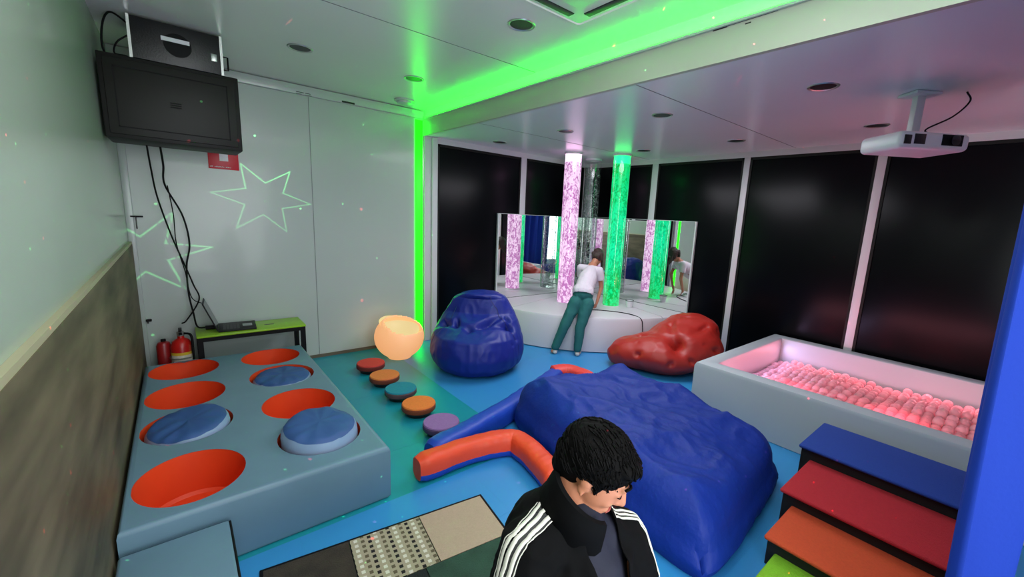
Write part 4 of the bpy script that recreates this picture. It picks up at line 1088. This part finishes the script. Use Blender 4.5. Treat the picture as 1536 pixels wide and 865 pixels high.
h = NB(); ell(h, (-.016, 0, .045), (.101, .084, .090), sub=4); ell(h, (-.045, 0, -.01), (.070, .080, .075), sub=4)
hd = V((.05, .18, -1)).normalized()
for y in (-1, 1):
    for k in range(5):
        p0 = Tk @ (V((-.05 + .028 * k, y * (.068 - .004 * k), .03)) * .92); cap(h, p0, p0 + hd * (.12 + .012 * k) + V((y * -.004, .01 * k, 0)), .020, .009)
for k in range(6):
    p0 = Tk @ (V((-.085, -.055 + .022 * k, .0)) * .92); cap(h, p0, p0 + V((.02, -.015, -.085)), .024, .012)
ne = 2 * 642; h.verts.ensure_lookup_table()
for v in list(h.verts)[:ne]: v.co = Tk @ (v.co * .92)
h = bake(h, .006, 3); rumple(h, lambda p: .004 * ridged((p.x * 2, p.y * 2, p.z * .5), 16, 1))
obj('hair', h, m_hair_c, kid)

# ------------------------------------------------------------------ laser effect lamps (patterned spot lights)
def gobo(name, loc, target, half, build, energy, col, rot=0):
    l = bpy.data.lights.new(name, 'SPOT'); l.energy = energy; l.color = col; l.shadow_soft_size = 0.0
    l.spot_size = 2 * half * 1.15; l.spot_blend = .05; l.use_nodes = True
    o = bpy.data.objects.new(name, l); COL.objects.link(o); o.location = loc
    qq = (V(target) - V(loc)).to_track_quat('-Z', 'Y'); o.rotation_euler = (qq.to_matrix() @ Matrix.Rotation(rot, 3, 'Z')).to_euler()
    T = l.node_tree; em = [n for n in T.nodes if n.type == 'EMISSION'][0]
    tc = T.nodes.new('ShaderNodeTexCoord'); sp = T.nodes.new('ShaderNodeSeparateXYZ'); T.links.new(tc.outputs['Normal'], sp.inputs[0])
    az = MN('ABSOLUTE', sp.outputs[2], nt_=T)
    x = MN('DIVIDE', sp.outputs[0], az, nt_=T); y = MN('DIVIDE', sp.outputs[1], az, nt_=T)
    T.links.new(build(T, x, y), em.inputs['Strength'])
    return o
def star(rt, ri, wd, sy=.85):
    def f(T, x, y):
        M_ = lambda op, *a: MN(op, *a, nt_=T)
        y = M_('DIVIDE', y, sy)
        r_ = M_('SQRT', M_('ADD', M_('MULTIPLY', x, x), M_('MULTIPLY', y, y)))
        th = M_('ARCTAN2', y, x); k = M_('ABSOLUTE', M_('SUBTRACT', M_('PINGPONG', M_('ADD', th, 2 * pi), pi / 6), 0.0))
        px = M_('MULTIPLY', r_, M_('COSINE', k)); py = M_('MULTIPLY', r_, M_('SINE', k))
        # tip at angle 0 radius rt, notch at angle 30deg radius ri
        bx_, by_ = ri * cos(pi / 6), ri * sin(pi / 6); dx, dy = bx_ - rt, by_; L_ = math.hypot(dx, dy); nx, ny = -dy / L_, dx / L_
        d = M_('ABSOLUTE', M_('ADD', M_('MULTIPLY', M_('SUBTRACT', px, rt), nx), M_('MULTIPLY', py, ny)))
        v = M_('SUBTRACT', 1.0, M_('DIVIDE', d, wd)); v = M_('MAXIMUM', v, 0.0)
        return M_('MULTIPLY', v, M_('LESS_THAN', r_, rt * 1.02))
    return f
def dots(scale, rad, thr):
    def f(T, x, y):
        cb = T.nodes.new('ShaderNodeCombineXYZ'); T.links.new(x, cb.inputs[0]); T.links.new(y, cb.inputs[1])
        vr = T.nodes.new('ShaderNodeTexVoronoi'); vr.inputs['Scale'].default_value = scale; vr.voronoi_dimensions = '2D'; T.links.new(cb.outputs[0], vr.inputs['Vector'])
        sc = T.nodes.new('ShaderNodeSeparateColor'); T.links.new(vr.outputs['Color'], sc.inputs[0])
        return MN('MULTIPLY', MN('LESS_THAN', vr.outputs['Distance'], rad, nt_=T), MN('GREATER_THAN', sc.outputs[0], thr, nt_=T), nt_=T)
    return f
LP = V((1.9, .3, 2.5)); TG = V((1.0, YB, 1.4))
q_ = (TG - LP).to_track_quat('-Z', 'Y').to_matrix().transposed()
def at_(P): l = q_ @ (V(P) - LP); return l.x / -l.z, l.y / -l.z
def rot_shift(fn, c, a):
    def f(T, x, y):
        M_ = lambda op, *k: MN(op, *k, nt_=T)
        x, y = M_('SUBTRACT', x, c[0]), M_('SUBTRACT', y, c[1])
        return fn(T, M_('ADD', M_('MULTIPLY', x, cos(a)), M_('MULTIPLY', y, sin(a))), M_('SUBTRACT', M_('MULTIPLY', y, cos(a)), M_('MULTIPLY', x, sin(a))))
    return f
def combo(T, x, y):
    s1 = rot_shift(star(.084, .037, .0022, .85), at_((1.01, YB, 1.735)), R(-6))(T, x, y)
    s2 = rot_shift(star(.090, .034, .0026, .85), at_((.08, YB, 1.20)), R(4))(T, x, y)
    dd = dots(13, .028, .70)(T, x, y)
    return MN('ADD', MN('ADD', MN('MULTIPLY', s1, .55, nt_=T), MN('MULTIPLY', s2, 1.0, nt_=T), nt_=T), MN('MULTIPLY', dd, 1.2, nt_=T), nt_=T)
gobo('laser_pattern', LP, TG, R(50), combo, 900, (.2, 1, .3))
gobo('laser_dots', (1.2, .1, 2.5), (2.6, 3.6, .7), R(48), dots(9, .032, .80), 1200, (1, .08, .12))
